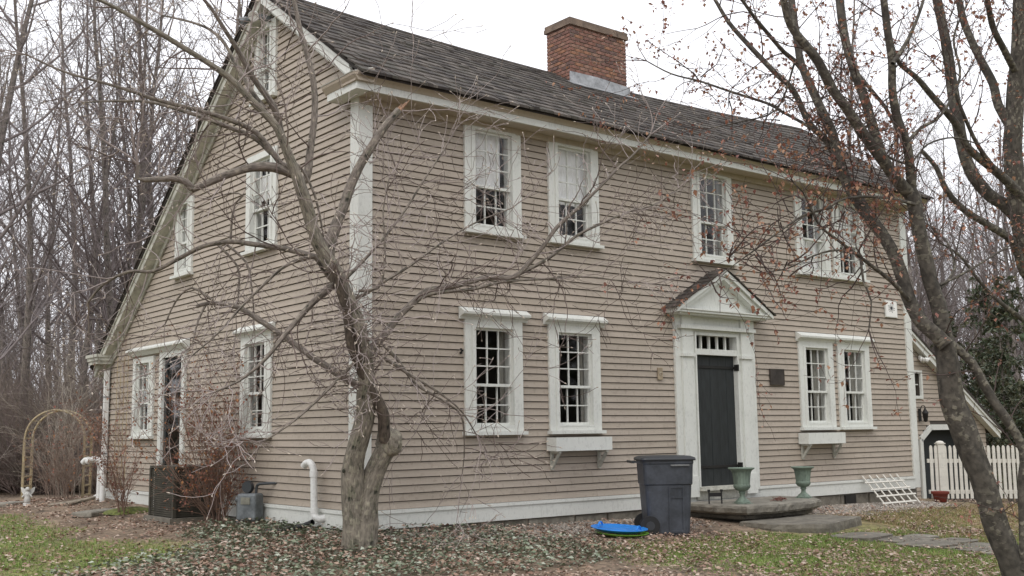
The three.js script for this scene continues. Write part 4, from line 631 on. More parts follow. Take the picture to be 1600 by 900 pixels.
// ---------------------------------------------------------------- limb centre lines of the three near trees: x, y, z, radius (metres)
const MAGNOLIA_LIMBS=[
[-0.55,-0.02,0.95,0.1903,-0.58,0.15,0.99,0.1695,-0.64,0.43,1.05,0.1485,-0.7,0.7,1.11,0.1277,-0.74,0.93,1.16,0.1173,-0.75,1.13,1.23,0.1069,-0.74,1.33,1.32,0.0999,-0.73,1.51,1.39,0.0931,-0.76,1.69,1.44,0.0895,-0.79,1.88,1.5,0.0825,-0.83,2.08,1.54,0.079,-0.92,2.34,1.58,0.0787,-1.04,2.62,1.59,0.0751,-1.21,2.93,1.59,0.0746,-1.34,3.12,1.57,0.0711,-1.44,3.3,1.57,0.0677,-1.52,3.52,1.59,0.0642,-1.61,3.73,1.61,0.0608,-1.69,3.9,1.62,0.0542,-1.8,4.12,1.63,0.0444,-1.9,4.32,1.63,0.038,-2.02,4.45,1.6,0.0347,-2.18,4.61,1.55,0.0314,-2.34,4.77,1.5,0.0288,-2.53,4.9,1.43,0.0268,-2.74,5.03,1.35,0.0248,-2.98,5.17,1.26,0.0228,-3.17,5.28,1.18,0.0209,-3.35,5.38,1.11,0.0183,-3.62,5.5,1,0.0152,-3.94,5.64,0.87,0.0121],
[-0.54,0.02,1.03,0.1556,-0.56,0.29,1.07,0.142,-0.56,0.56,1.13,0.1283,-0.54,0.79,1.19,0.1148,-0.5,0.99,1.27,0.1079,-0.45,1.15,1.34,0.1146,-0.44,1.24,1.37,0.1213,-0.47,1.33,1.37,0.0876],
[-0.51,1.23,1.42,0.0636,-0.55,1.36,1.46,0.0622,-0.58,1.5,1.5,0.0608,-0.66,1.64,1.51,0.0593,-0.77,1.81,1.51,0.0574,-0.88,2.01,1.52,0.0552,-0.99,2.2,1.54,0.053,-1.04,2.36,1.58,0.0514,-1.11,2.58,1.63,0.0492,-1.23,2.83,1.67,0.0465,-1.3,2.99,1.69,0.0449],
[-1.48,3.86,1.24,0.043,-1.39,3.94,1.28,0.0419,-1.34,4.27,1.27,0.039,-1.29,4.62,1.26,0.0358,-1.28,4.98,1.22,0.0327,-1.32,5.35,1.13,0.0294,-1.36,5.6,1.06,0.0271,-1.39,5.85,1.01,0.0248,-1.41,6.05,0.96,0.023,-1.44,6.28,0.9,0.0209],
[-1.73,4.3,1.38,0.039,-1.81,4.49,1.45,0.0358,-1.9,4.62,1.48,0.0334,-2.1,4.82,1.5,0.0291,-2.29,5.05,1.55,0.0245,-2.43,5.2,1.58,0.0212,-2.62,5.4,1.62,0.0169,-2.81,5.55,1.63,0.0134],
[-1.97,4.53,1.48,0.0255,-2.04,4.77,1.31,0.023,-2.12,5.07,1.11,0.0198,-2.17,5.3,0.98,0.0175,-2.26,5.49,0.81,0.0153,-2.39,5.61,0.61,0.0129,-2.58,5.74,0.29,0.0095],
[-1.58,4.01,1.32,0.0315,-1.66,4.06,1.26,0.0307,-1.74,4.17,1.22,0.0296,-1.89,4.39,1.13,0.0276,-2.14,4.53,0.96,0.0251,-2.43,4.64,0.74,0.0223,-2.7,4.73,0.54,0.0198,-2.91,4.82,0.39,0.0177,-3.14,4.91,0.22,0.0155,-3.47,5.03,-0.03,0.0124,-3.79,5.21,-0.25,0.0092],
[-1.75,4.18,1.21,0.0328,-1.86,4.36,1.04,0.0302,-2.05,4.52,0.74,0.0265,-2.28,4.69,0.41,0.0223,-2.55,4.86,0.01,0.0174,-2.78,4.92,-0.32,0.0134,-3.05,4.96,-0.74,0.0084],
[-1.54,3.97,1.28,0.0527,-1.63,4,1.26,0.0511,-1.74,4.02,1.24,0.0491,-1.96,4,1.18,0.0453,-2.2,3.9,1.12,0.0409,-2.38,3.8,1.07,0.0373,-2.52,3.73,1.04,0.0348],
[-2.51,3.73,1.04,0.038,-2.57,3.8,1.02,0.0354,-2.69,3.83,0.96,0.0315,-2.8,3.82,0.89,0.028,-2.92,3.81,0.82,0.0244,-2.98,3.83,0.79,0.0223,-2.98,3.95,0.83,0.0188],
[-1.07,3.09,1.18,0.0674,-1.05,3.29,1.17,0.0644,-0.98,3.5,1.18,0.0611,-0.89,3.75,1.21,0.0573,-0.85,3.88,1.21,0.0551,-0.75,4.14,1.24,0.0511,-0.62,4.39,1.29,0.0467,-0.49,4.62,1.35,0.0428,-0.34,4.83,1.42,0.0387],
[-1.14,3.15,1.14,0.0337,-1.2,3.18,1.05,0.033,-1.37,3.27,0.82,0.0312,-1.58,3.34,0.52,0.029,-1.76,3.39,0.26,0.027,-1.94,3.36,-0.02,0.025,-2.1,3.25,-0.3,0.0229,-2.27,3.13,-0.58,0.0208,-2.46,3.14,-0.85,0.0187,-2.64,3.01,-1.15,0.0164,-2.73,2.83,-1.35,0.0145],
[-0.67,1.75,1.28,0.0438,-0.74,1.83,1.2,0.0424,-0.86,1.93,1.08,0.0403,-1.09,2.15,0.83,0.0361,-1.3,2.37,0.61,0.0322,-1.49,2.55,0.41,0.0288,-1.62,2.67,0.27,0.0264,-1.74,2.72,0.14,0.0244,-1.87,2.74,0,0.0225,-1.96,2.71,-0.11,0.0209],
[-0.99,2.92,1.35,0.0401,-1.09,2.85,1.33,0.038,-1.3,2.66,1.3,0.0331,-1.45,2.5,1.3,0.0293,-1.61,2.31,1.29,0.0251,-1.74,2.15,1.29,0.0217,-1.88,2,1.29,0.0181,-2.1,1.83,1.27,0.0135,-2.32,1.73,1.24,0.0092],
[-0.57,2.11,1.16,0.0446,-0.49,2.25,1.17,0.0434,-0.37,2.38,1.19,0.0422,-0.2,2.59,1.22,0.0402,-0.04,2.74,1.26,0.0386,0.1,2.87,1.3,0.0373,0.3,2.91,1.36,0.0358,0.55,2.98,1.44,0.0338,0.8,3.05,1.52,0.0318,1.08,3.06,1.61,0.0296,1.24,3.2,1.66,0.0281,1.44,3.43,1.71,0.0258,1.65,3.7,1.76,0.0232,1.91,3.94,1.85,0.0205,2.19,4.22,1.94,0.0174,2.4,4.44,2.01,0.0151,2.62,4.65,2.09,0.0128,2.83,4.9,2.16,0.0102],
[1.2,3.09,1.45,0.0253,1.63,3.33,1.59,0.0219,1.97,3.61,1.7,0.0188,2.3,3.79,1.81,0.0161,2.64,3.95,1.93,0.0134,2.99,4.07,2.06,0.0107,3.29,4.29,2.17,0.008],
[-0.09,2.7,1.25,0.0253,0.09,2.82,1.31,0.0238,0.33,2.87,1.38,0.0221,0.62,2.91,1.47,0.02,0.99,3.01,1.59,0.0174,1.49,3.06,1.75,0.0138,1.97,3.1,1.91,0.0103,2.46,3.06,2.07,0.0069],
[-1.17,2.86,1.46,0.023,-1.28,2.98,1.45,0.0216,-1.38,3.1,1.45,0.0203,-1.5,3.08,1.4,0.0193,-1.68,2.97,1.33,0.0174,-1.85,2.79,1.26,0.0153,-2.05,2.56,1.19,0.0128,-2.25,2.31,1.13,0.0101,-2.48,2.08,1.05,0.0075],
[-1.68,4.05,1.5,0.0161,-1.59,3.98,1.54,0.0152,-1.46,3.74,1.57,0.0132,-1.37,3.49,1.55,0.0112,-1.32,3.3,1.53,0.0098],
[-0.95,2.91,1.25,0.0202,-0.87,2.97,1.27,0.0196,-0.67,3.19,1.32,0.0178,-0.45,3.45,1.36,0.0157,-0.23,3.75,1.4,0.0134,-0.05,4.05,1.44,0.0112,0.18,4.4,1.48,0.0086,0.3,4.6,1.5,0.0072],
[-0.88,2.7,1.27,0.0202,-0.69,2.78,1.3,0.019,-0.47,2.93,1.33,0.0175,-0.17,3.12,1.37,0.0154,0.21,3.4,1.43,0.0126,0.6,3.65,1.51,0.0099,1.08,3.87,1.61,0.0066],
[-0.85,2.79,1.44,0.0167,-0.68,2.82,1.54,0.0152,-0.63,3.02,1.58,0.0137,-0.62,3.35,1.58,0.0114,-0.63,3.64,1.56,0.0093,-0.58,3.99,1.6,0.0068],
[-1.68,3.42,0.1,0.0141,-1.69,3.65,0.14,0.0123,-1.67,3.84,0.18,0.0108,-1.61,3.92,0.25,0.0098,-1.72,3.95,0.16,0.0087,-1.88,3.89,0.02,0.007],
[-1.71,3.43,-0.18,0.0157,-1.54,3.18,-0.03,0.0125,-1.52,3,-0.01,0.0107,-1.53,2.79,-0.01,0.0085],
[-1.66,3.45,-0.13,0.0157,-1.48,3.21,0.07,0.0129,-1.44,2.92,0.14,0.0105,-1.43,2.67,0.18,0.0084],
[-1.83,2.77,0.01,0.0153,-1.99,2.92,-0.19,0.013,-2.09,2.79,-0.37,0.011,-2.14,2.55,-0.54,0.0085],
[-1.88,2.74,-0.04,0.0139,-1.97,2.55,-0.04,0.011,-2.05,2.27,0,0.0069],
[-0.59,2.09,1.53,0.02,-0.3,1.92,1.57,0.0168,-0.01,1.76,1.62,0.0134,0.29,1.55,1.66,0.0098,0.52,1.28,1.64,0.0063],
[-0.9,2.08,1.53,0.0197,-1.16,1.81,1.47,0.0162,-1.42,1.56,1.42,0.0129,-1.61,1.4,1.37,0.0106,-1.85,1.25,1.31,0.0079,-2.03,1.25,1.27,0.0062],
[-0.5,2.24,1.37,0.0204,-0.36,2.1,1.4,0.0188,-0.13,1.83,1.43,0.016,0.14,1.66,1.53,0.0133,0.35,1.49,1.59,0.011,0.45,1.14,1.51,0.008,0.49,0.86,1.41,0.0056]];
const CRABAPPLE_LIMBS=[
[3.4,-0.29,6.13,0.123,3.34,-0.06,6.11,0.121,3.27,0.18,6.06,0.1188,3.21,0.38,6.02,0.117,3.17,0.56,6,0.1155,3.11,0.82,5.97,0.1131,3.05,1.04,5.93,0.1111,2.97,1.31,5.89,0.1088,2.92,1.49,5.85,0.1071,2.89,1.67,5.84,0.1056,2.87,1.88,5.84,0.1038,2.83,2.13,5.83,0.1016],
[2.77,2.05,5.89,0.071,2.72,2.17,5.81,0.0696,2.67,2.26,5.73,0.0684,2.64,2.45,5.64,0.0665,2.63,2.68,5.58,0.0644,2.62,2.88,5.53,0.0625,2.58,3.11,5.44,0.0602,2.52,3.32,5.33,0.058,2.47,3.54,5.22,0.0556,2.44,3.68,5.16,0.0542,2.41,3.88,5.1,0.0523,2.42,4.17,5.04,0.0496,2.36,4.54,4.92,0.0459,2.31,4.94,4.79,0.042,2.32,5.22,4.74,0.0394,2.33,5.53,4.7,0.0365,2.36,5.9,4.66,0.0331],
[2.86,2.06,5.84,0.0777,2.83,2.25,5.83,0.0762,2.8,2.44,5.82,0.0747,2.74,2.65,5.79,0.0731,2.7,2.87,5.78,0.0714,2.65,3.16,5.76,0.0691,2.61,3.44,5.75,0.067,2.58,3.52,5.73,0.0664],
[2.64,3.93,4.94,0.0387,2.58,4.19,4.85,0.0362,2.48,4.39,4.72,0.0339,2.41,4.75,4.6,0.0306,2.31,4.93,4.48,0.0285,2.26,5.04,4.41,0.0273,2.15,5.28,4.26,0.0246,2.03,5.54,4.11,0.0218,1.95,5.81,4,0.0192,1.88,6.03,3.91,0.017],
[2.56,4.17,4.92,0.0193,2.45,4.41,4.65,0.0174,2.37,4.56,4.46,0.016,2.32,4.66,4.34,0.0151,2.15,4.86,3.97,0.0127,2.01,5.01,3.7,0.0108,1.87,5.14,3.42,0.0089,1.75,5.33,3.17,0.007],
[2.49,4.88,4.72,0.0262,2.29,5.01,4.72,0.0242,2.14,5.07,4.71,0.0229,1.89,5.21,4.71,0.0205,1.65,5.36,4.71,0.0181,1.4,5.53,4.73,0.0155],
[2.6,3.47,5.74,0.0603,2.5,3.55,5.71,0.0589,2.26,3.79,5.66,0.0548,2.05,4,5.62,0.0511,1.83,4.23,5.59,0.0473,1.68,4.38,5.56,0.0448,1.5,4.61,5.55,0.0413,1.35,4.75,5.52,0.0388,1.2,4.9,5.49,0.0362,1.09,5.1,5.51,0.0334,1.01,5.25,5.54,0.0313],
[2.28,3.77,5.66,0.0508,2.26,3.97,5.62,0.0493,2.24,4.18,5.58,0.0478,2.22,4.43,5.53,0.0459,2.18,4.68,5.47,0.044,2.15,5.01,5.41,0.0416,2.15,5.34,5.38,0.0392,2.17,5.61,5.36,0.0373],
[2.59,3.5,5.73,0.0483,2.57,3.6,5.76,0.0473,2.47,3.92,5.8,0.0441,2.35,4.16,5.79,0.0415,2.26,4.41,5.81,0.039,2.2,4.67,5.86,0.0364,2.11,4.94,5.89,0.0335,2.03,5.2,5.92,0.031,1.98,5.36,5.94,0.0293],
[3.28,0.01,6.22,0.0464,3.3,0.35,6.23,0.0453,3.31,0.76,6.24,0.044,3.34,1.07,6.26,0.043,3.25,1.33,6.19,0.042,3.17,1.5,6.12,0.0414,3.09,1.71,6.05,0.0406,3.02,1.9,5.99,0.0399,2.92,2.03,5.91,0.0393,2.85,2.12,5.84,0.0388],
[2.64,3.32,5.74,0.0181,2.65,3.36,5.8,0.0174,2.35,3.4,5.73,0.0152,2.06,3.41,5.65,0.0131,1.78,3.37,5.56,0.011,1.57,3.27,5.5,0.0093,1.33,3.17,5.43,0.0074,1.12,3.02,5.38,0.0056],
[2.56,2.48,5.67,0.0239,2.35,2.64,5.64,0.021,2.01,2.83,5.57,0.017,1.72,2.99,5.51,0.0135,1.5,3.12,5.47,0.0108,1.26,3.38,5.49,0.007,1.15,3.45,5.48,0.0056],
[1.83,2.84,5.66,0.0126,1.61,2.88,5.58,0.0108,1.38,2.82,5.48,0.0087,1.14,2.7,5.38,0.0064,0.91,2.66,5.28,0.0045],
[1.6,3.27,5.55,0.0126,1.36,3.2,5.44,0.0109,1.12,3.04,5.34,0.009,0.88,2.86,5.24,0.0069,0.65,2.69,5.14,0.005,0.53,2.57,5.09,0.0039],
[1.83,2.81,5.66,0.0126,1.84,2.6,5.67,0.0108,1.88,2.43,5.71,0.0091,1.85,2.17,5.69,0.0068],
[2.86,2.63,5.81,0.0151,3.23,2.78,5.89,0.0124,3.59,2.95,5.96,0.0096,3.84,3.07,6.02,0.0076],
[2.43,3.93,5.81,0.0179,2.61,4.1,5.87,0.0167,2.82,4.24,5.96,0.0155,3.09,4.65,6.03,0.0131,3.15,5.07,5.96,0.0109,3.34,5.42,6.01,0.0089],
[2.11,4.61,5.92,0.0205,2.35,4.89,5.95,0.0179,2.6,5.26,5.96,0.0148,2.76,5.56,5.95,0.0123],
[2.88,2.6,5.81,0.0151,3.13,2.81,5.82,0.0133,3.25,3.09,5.7,0.0112,3.28,3.31,5.49,0.0089,3.34,3.46,5.43,0.0077],
[2.26,3.84,5.66,0.0131,2.66,3.8,5.69,0.0115,2.97,4.03,5.72,0.0098,3.34,4.14,5.79,0.0082,3.72,4.12,5.84,0.0064],
[2.18,4.68,5.47,0.0213,2.25,4.48,5.59,0.0191,2.32,4.27,5.7,0.0168,2.35,4.08,5.77,0.0149],
[2.21,4.95,4.77,0.0116,2.27,4.56,4.49,0.0089,2.12,4.48,4.15,0.0067,1.97,4.45,3.85,0.0047]];
const MAPLE_LIMBS=[
[6.53,-0.72,5.21,0.1919,6.4,0.31,5.28,0.1741,6.18,1.78,5.35,0.1487,5.9,2.88,5.31,0.1292,5.69,3.61,5.27,0.116,5.55,4.35,5.28,0.1031,5.52,4.92,5.35,0.0932,5.51,5.39,5.42,0.0851,5.49,5.91,5.49,0.0761,5.47,6.47,5.56,0.0664],
[5.9,2.88,5.31,0.0591,5.7,3.05,5.24,0.0544,5.5,3.39,5.23,0.0478,5.21,3.57,5.11,0.0418,4.93,3.73,4.99,0.0362,4.71,3.93,4.92,0.0311,4.54,4.19,4.9,0.0258,4.36,4.37,4.84,0.0214],
[5.69,3.76,5.29,0.0591,5.54,3.94,5.32,0.0557,5.18,4.17,5.25,0.0502,4.76,4.39,5.17,0.0441,4.54,4.61,5.18,0.0399,4.13,4.88,5.14,0.0335,3.88,5.05,5.11,0.0297,3.65,5.16,5.07,0.0265,3.52,5.29,5.08,0.0241,3.34,5.5,5.12,0.0202],
[5.52,4.71,5.31,0.0591,5.44,4.99,5.21,0.055,5.43,5.26,5.17,0.0515,5.35,5.59,5.07,0.047,5.27,6.07,4.95,0.0405,5.27,6.56,4.9,0.0343],
[5.53,5.29,5.42,0.0443,5.22,5.53,5.44,0.0393,4.92,5.75,5.47,0.0345,4.6,6.09,5.58,0.0281],
[5.79,3.63,5.22,0.0818,5.66,3.86,5.09,0.0792,5.52,4.02,4.95,0.0769,5.38,4.41,4.81,0.0732,5.32,5.2,4.74,0.0665,5.3,5.76,4.71,0.0617,5.25,6.4,4.65,0.0562,5.24,6.65,4.64,0.0541],
[5.12,4.15,5.29,0.0288,4.86,4.39,5.25,0.025,4.64,4.65,5.24,0.0213,4.26,5.16,5.26,0.0144,4.07,5.46,5.32,0.0104],
[5.59,2.49,5.25,0.0291,5.29,2.71,5.12,0.0239,5.06,2.92,5.04,0.0195,4.82,3.2,4.96,0.0144,4.6,3.34,4.86,0.0107]];
// ---------------------------------------------------------------- trees in front of the house
const inHouse = (x, y, z) => x > -0.06 && x < 12 && z < 0.1 && z > -9 && y < roofY(Math.min(z, 0.4)) + 0.1 || (z > 0 && z < 0.5 && y > 5.3 && y < 5.7 && x > -0.3);
const perp = (t, r) => { const v = V3(r() - 0.5, r() - 0.5, r() - 0.5); v.addScaledVector(t, -v.dot(t)); return v.normalize(); };
function twig(T, p, dir, len, r0, r, o, lv = 0) { // a crooked twig with side shoots
  const n = Math.max(3, Math.round(len / 0.11)), pts = [], d = dir.clone(), q = p.clone(); let gone = false;
  for (let k = 0; k <= n; k++) {
    if (inHouse(q.x, q.y, q.z) || q.y < ground(q.x, q.z) + 0.08) { gone = true; break; }
    pts.push([q.x, q.y, q.z, Math.max(r0 * (1 - 0.62 * (k / n)), o.min)]);
    d.add(V3(r() - 0.5, r() - 0.5, r() - 0.5).multiplyScalar(o.wander)); d.y += o.up; d.normalize(); q.addScaledVector(d, len / n);
  }
  if (pts.length < 3) return;
  T.add(pts, lv ? 3 : 4);
  if (o.tip && !gone) o.tip(pts[pts.length - 1], d, r);
  if (o.along) for (let k = 1; k < pts.length; k++) if (r() < o.alongP) o.along(pts[k], r);
  if (lv < o.levels) { const m = Math.round(o.shoots * (len / 0.6) * rr(0.6, 1.4, r)); for (let k = 0; k < m; k++) { const i = 1 + Math.floor(r() * (pts.length - 1)), c = pts[i], a = pts[i - 1], t = V3(c[0] - a[0], c[1] - a[1], c[2] - a[2]).normalize(), nd = t.multiplyScalar(0.7).add(perp(t, r).multiplyScalar(0.9)).normalize(); twig(T, V3(c[0], c[1], c[2]), nd, len * rr(0.3, 0.65, r), c[3] * 0.75, r, o, lv + 1); } }
}
const pick = (list, r) => list[Math.floor(r() * list.length)];
function limbTree(limbs, o, seed) { // trunk and limbs from given centre lines, twigs grown from them
  const r = rng(seed), trunk = new Tubes(), crown = new Tubes(), tw = new Tubes(), tw2 = new Tubes(), dark = new Tubes();
  limbs.forEach((raw, li) => {
    const pts = smooth(quads(raw), 0.09), thick = li < o.trunks;
    (o.dark === li ? dark : thick ? trunk : crown).add(pts, pts[0][3] > 0.09 ? 18 : pts[0][3] > 0.035 ? 12 : 7, thick ? 0.55 : 0.35);
    let acc = rr(0, 0.3, r);
    for (let k = 2; k < pts.length; k++) {
      const c = pts[k], a = pts[k - 1], L = Math.hypot(c[0] - a[0], c[1] - a[1], c[2] - a[2]); if (c[3] > o.twigUnder) continue;
      acc += L * o.perMetre * (0.35 + 0.65 * (k / pts.length));
      while (acc > 1) { acc -= 1; const t = V3(c[0] - a[0], c[1] - a[1], c[2] - a[2]).normalize(), nd = t.clone().multiplyScalar(rr(0.1, 0.8, r)).add(perp(t, r)).add(V3(0, o.lift, 0)).normalize(); twig(r() < o.second ? tw2 : tw, V3(c[0], c[1], c[2]), nd, rr(o.len[0], o.len[1], r), clamp(c[3] * 0.45, o.min * 1.5, o.rMax), r, o); }
    }
    const e = pts[pts.length - 1], b = pts[pts.length - 3], t = V3(e[0] - b[0], e[1] - b[1], e[2] - b[2]).normalize(); if (e[3] < 0.02) for (let k = 0; k < 3; k++) twig(tw, V3(e[0], e[1], e[2]), t.clone().add(perp(t, r).multiplyScalar(0.5)).normalize(), rr(0.4, 0.9, r), e[3] * 0.8, r, o);
  });
  for (const [li, k0, k1, n] of o.sprouts ?? []) { const pts = quads(limbs[li]); for (let k = 0; k < n; k++) { const c = pts[k0 + Math.floor(r() * (k1 - k0))], nd = V3(r() - 0.5, (r() - 0.45) * 0.9, r() - 0.5).normalize(); twig(r() < o.second ? tw2 : tw, V3(c[0] + nd.x * c[3] * 0.8, c[1] + nd.y * c[3] + (r() - 0.5) * 0.25, c[2] + nd.z * c[3] * 0.8), nd, rr(0.2, 0.7, r), rr(0.004, 0.009, r), r, { ...o, wander: 0.9 }); } }
  return { trunk, crown, tw, tw2, dark };
}
const barkPale = pmat([0.40, 0.355, 0.285], texBark, 0.012, { roughness: 0.95 }), barkLimb = pmat([0.345, 0.295, 0.25], texBark, 0.008, { roughness: 0.95 }), twigPale = mat([0.30, 0.255, 0.236], { roughness: 0.9 });
const barkGrey = pmat([0.205, 0.182, 0.15], texLichen, 0.010, { roughness: 0.98 }), twigDark = mat([0.07, 0.05, 0.044], { roughness: 0.95 });
{ // magnolia: bare, pale twigs, fat buds
  const t = thing('magnolia_tree', 'bare twin-stemmed tree with pale crooked twigs before the house corner', 'tree');
  const buds = []; const r0 = rng(9);
  const o = { trunks: 2, dark: 2, second: 0.4, sprouts: [[0, 8, 14, 75], [2, 4, 10, 30]], twigUnder: 0.06, perMetre: 6.4, len: [0.3, 1.5], lift: 0.1, min: 0.0034, rMax: 0.0095, wander: 0.58, up: 0.012, levels: 2, shoots: 2.4, tip: (p, d, r) => { if (r() < 0.8) buds.push([p, d.clone()]); } };
  const b = limbTree(MAGNOLIA_LIMBS, o, 4242);
  const tk = part('trunk', b.trunk.geo(true), barkPale, t); part('limbs', b.crown.geo(true), barkLimb, t); part('twigs', b.tw.geo(), twigPale, t).userData.kind = 'stuff'; part('young_shoots', b.tw2.geo(), mat([0.13, 0.098, 0.086], { roughness: 0.9 }), t).userData.kind = 'stuff'; part('dark_limb', b.dark.geo(true), pmat([0.17, 0.135, 0.105], texBark, 0.004, { roughness: 0.95 }), t);
  const B = new Tubes(); for (const [p, d] of buds) { const e = (s, r) => [p[0] + d.x * s, p[1] + d.y * s, p[2] + d.z * s, r]; B.add([e(0, 0.002), e(0.008, 0.006), e(0.02, 0.0055), e(0.034, 0.001)], 5); }
  const bd = part('buds', B.geo(), mat([0.46, 0.40, 0.33]), t); bd.userData.kind = 'stuff';
  { const Q = quads(MAGNOLIA_LIMBS[10]), e = Q[Q.length - 1], b = Q[Q.length - 2], d = V3(e[0] - b[0], e[1] - b[1], e[2] - b[2]).normalize(), S = new Tubes(); for (const [k, l] of [[0.012, 0.16], [-0.014, 0.1], [0.0, 0.12]]) S.add([[e[0] + k - d.x * 0.03, e[1] - d.y * 0.03, e[2] + k - d.z * 0.03, 0.02], [e[0] + k * 1.3 + d.x * l * 0.5, e[1] + d.y * l * 0.5, e[2] + k + d.z * l * 0.5, 0.012], [e[0] + k * 1.6 + d.x * l, e[1] + d.y * l, e[2] + k + d.z * l, 0.002]], 5); part('broken_end', S.geo(), pmat([0.46, 0.27, 0.17], texWood, 0.002), t); }
  // holes and a burl on the trunk
  const hollow = new THREE.SphereGeometry(0.03, 12, 8); const P0 = quads(MAGNOLIA_LIMBS[0]), Q0 = quads(MAGNOLIA_LIMBS[1]);
  const rough = (R, s) => { const g = new THREE.IcosahedronGeometry(R, 4), p = g.attributes.position; for (let i = 0; i < p.count; i++) { const k = 1 + 0.35 * (fbm(p.getX(i) * 18 + s, p.getY(i) * 18 + p.getZ(i) * 9, 601, 3) - 0.5); p.setXYZ(i, p.getX(i) * k, p.getY(i) * k, p.getZ(i) * k); } g.computeVertexNormals(); return g; };
  const burl = part('burl', metreUV(rough(0.15, 1)), barkPale, t); burl.position.set(Q0[6][0] + 0.01, Q0[6][1] - 0.02, Q0[6][2]); burl.scale.set(0.95, 1.05, 0.95);
  for (const [i, dx, dy, dz, s] of [[4, -0.13, 0.0, 0.03, 0.5], [3, 0.08, 0.1, 0.115, 0.7], [2, 0.1, 0.05, 0.13, 0.55]]) { const h = part('knot_hole', hollow, mat([0.02, 0.022, 0.012]), t); h.position.set(P0[i][0] + dx, P0[i][1] + dy, P0[i][2] + dz); h.scale.set(s, s * 1.4, 0.5 * s); h.rotation.y = -0.5; }
}
const rusty = [[0.27, 0.11, 0.07], [0.33, 0.165, 0.095], [0.20, 0.08, 0.06], [0.37, 0.215, 0.13], [0.24, 0.115, 0.085]];
function leafyLimbTree(name, label, limbs, seed, leafP, size, extra, trunks) {
  const t = thing(name, label, 'tree'), L = new Leaves(), r = rng(seed + 1);
  const o = { trunks, second: 0, twigUnder: 0.09, perMetre: 5.4, len: [0.35, 1.35], lift: 0.32, min: 0.0022, rMax: 0.007, wander: 0.5, up: 0.03, levels: 2, shoots: 2.6, alongP: leafP, along: (p, q) => { const m = 1 + Math.floor(q() * 3); for (let k = 0; k < m; k++) L.add(p[0] + (q() - 0.5) * 0.04, p[1] + (q() - 0.5) * 0.04 - 0.01, p[2] + (q() - 0.5) * 0.04, rr(size * 0.6, size * 1.3, q), q, rusty[Math.floor(q() * 5)]); }, ...extra };
  const b = limbTree(limbs, o, seed);
  part('trunk', b.trunk.geo(true), barkGrey, t); part('limbs', b.crown.geo(true), barkGrey, t); part('twigs', b.tw.geo(), twigDark, t).userData.kind = 'stuff'; part('leaves', L.geo(), leafMat, t).userData.kind = 'stuff';
  return t;
}
leafyLimbTree('crabapple_tree', 'leaning dark lichen-spotted tree with rusty clinging leaves at the right', CRABAPPLE_LIMBS, 777, 0.55, 0.045, { shoots: 1.9, min: 0.0017, alongP: 0.45, sprouts: [[1, 8, 13, 40], [3, 0, 4, 22], [4, 1, 6, 20], [6, 2, 6, 20], [10, 3, 8, 10], [11, 2, 7, 14], [12, 1, 5, 10], [13, 1, 6, 18], [7, 0, 3, 10]] }, 3);
leafyLimbTree('maple_tree', 'grey-barked tree rising at the right edge of the picture', MAPLE_LIMBS, 888, 0.38, 0.038, { perMetre: 3.6 }, 1);
// ---------------------------------------------------------------- woods behind
function bareTree(seed, H, o = {}) {
  const r = rng(seed), trunk = new Tubes(), crown = new Tubes(), fine = o.fine ?? 1;
  const grow = (p, d, len, r0, lv) => {
    const n = lv === 0 ? 12 : lv === 1 ? 7 : lv === 2 ? 5 : 3, pts = [], q = p.clone(), v = d.clone(), mk = [];
    for (let k = 0; k <= n; k++) { const t = k / n; pts.push([q.x, q.y, q.z, Math.max(r0 * (lv ? 1 - 0.8 * t : 1 - 0.86 * Math.pow(t, 0.8)), 0.004)]); mk.push(v.clone()); v.add(V3(r() - 0.5, (r() - 0.5) * 0.6, r() - 0.5).multiplyScalar(lv === 0 ? 0.14 : 0.34)); v.y += lv === 0 ? 0.05 : lv === 1 ? 0.09 : 0.07; v.normalize(); q.addScaledVector(v, len / n); }
    (lv === 0 ? trunk : crown).add(pts, lv === 0 ? 9 : lv === 1 ? 5 : 3);
    if (lv > 2) return;
    const m = lv === 0 ? o.limbs ?? 17 : lv === 1 ? Math.round(8 * fine) : Math.round(6 * fine);
    for (let k = 0; k < m; k++) { const t = lv === 0 ? (o.from ?? 0.28) + (1 - (o.from ?? 0.28)) * Math.pow((k + r()) / m, 0.9) : 0.15 + (0.85 * (k + r())) / m, i = clamp(Math.floor(t * n), 0, n - 1), a = pts[i], b = pts[i + 1], f = t * n - i, c = V3(a[0] + (b[0] - a[0]) * f, a[1] + (b[1] - a[1]) * f, a[2] + (b[2] - a[2]) * f), nd = mk[i].clone().multiplyScalar(lv === 0 ? 0.75 : 0.65).add(perp(mk[i], r).multiplyScalar(0.85)).normalize(); grow(c, nd, lv === 0 ? H * rr(0.2, 0.36, r) * (1.15 - t * 0.75) : len * rr(0.3, 0.55, r) * (1.1 - 0.5 * t), Math.max(a[3] * (lv === 0 ? 0.5 : 0.6), 0.006), lv + 1); }
  };
  grow(V3(0, -0.2, 0), V3((r() - 0.5) * 0.12, 1, (r() - 0.5) * 0.12).normalize(), H, H * (o.girth ?? 0.0105), 0);
  return { trunk: trunk.geo(), crown: crown.geo(), n: trunk.tris() + crown.tris() };
}
const barkWood = [[0.20, 0.17, 0.15], [0.24, 0.21, 0.19], [0.17, 0.145, 0.13]].map((c) => pmat(c.map((v) => v * 1.75), texBark, 0.01, { roughness: 1 })), twigWood = [[0.185, 0.158, 0.152], [0.225, 0.195, 0.19], [0.165, 0.138, 0.134]].map((c) => mat(c, { roughness: 1 }));
const stands = Array.from({ length: 8 }, (_, k) => bareTree(2000 + k * 17, [15, 17, 13, 16, 12, 18, 14, 10][k], { fine: 1, from: [0.2, 0.26, 0.16, 0.3, 0.14, 0.24, 0.18, 0.1][k], limbs: 21, girth: 0.0088 }));
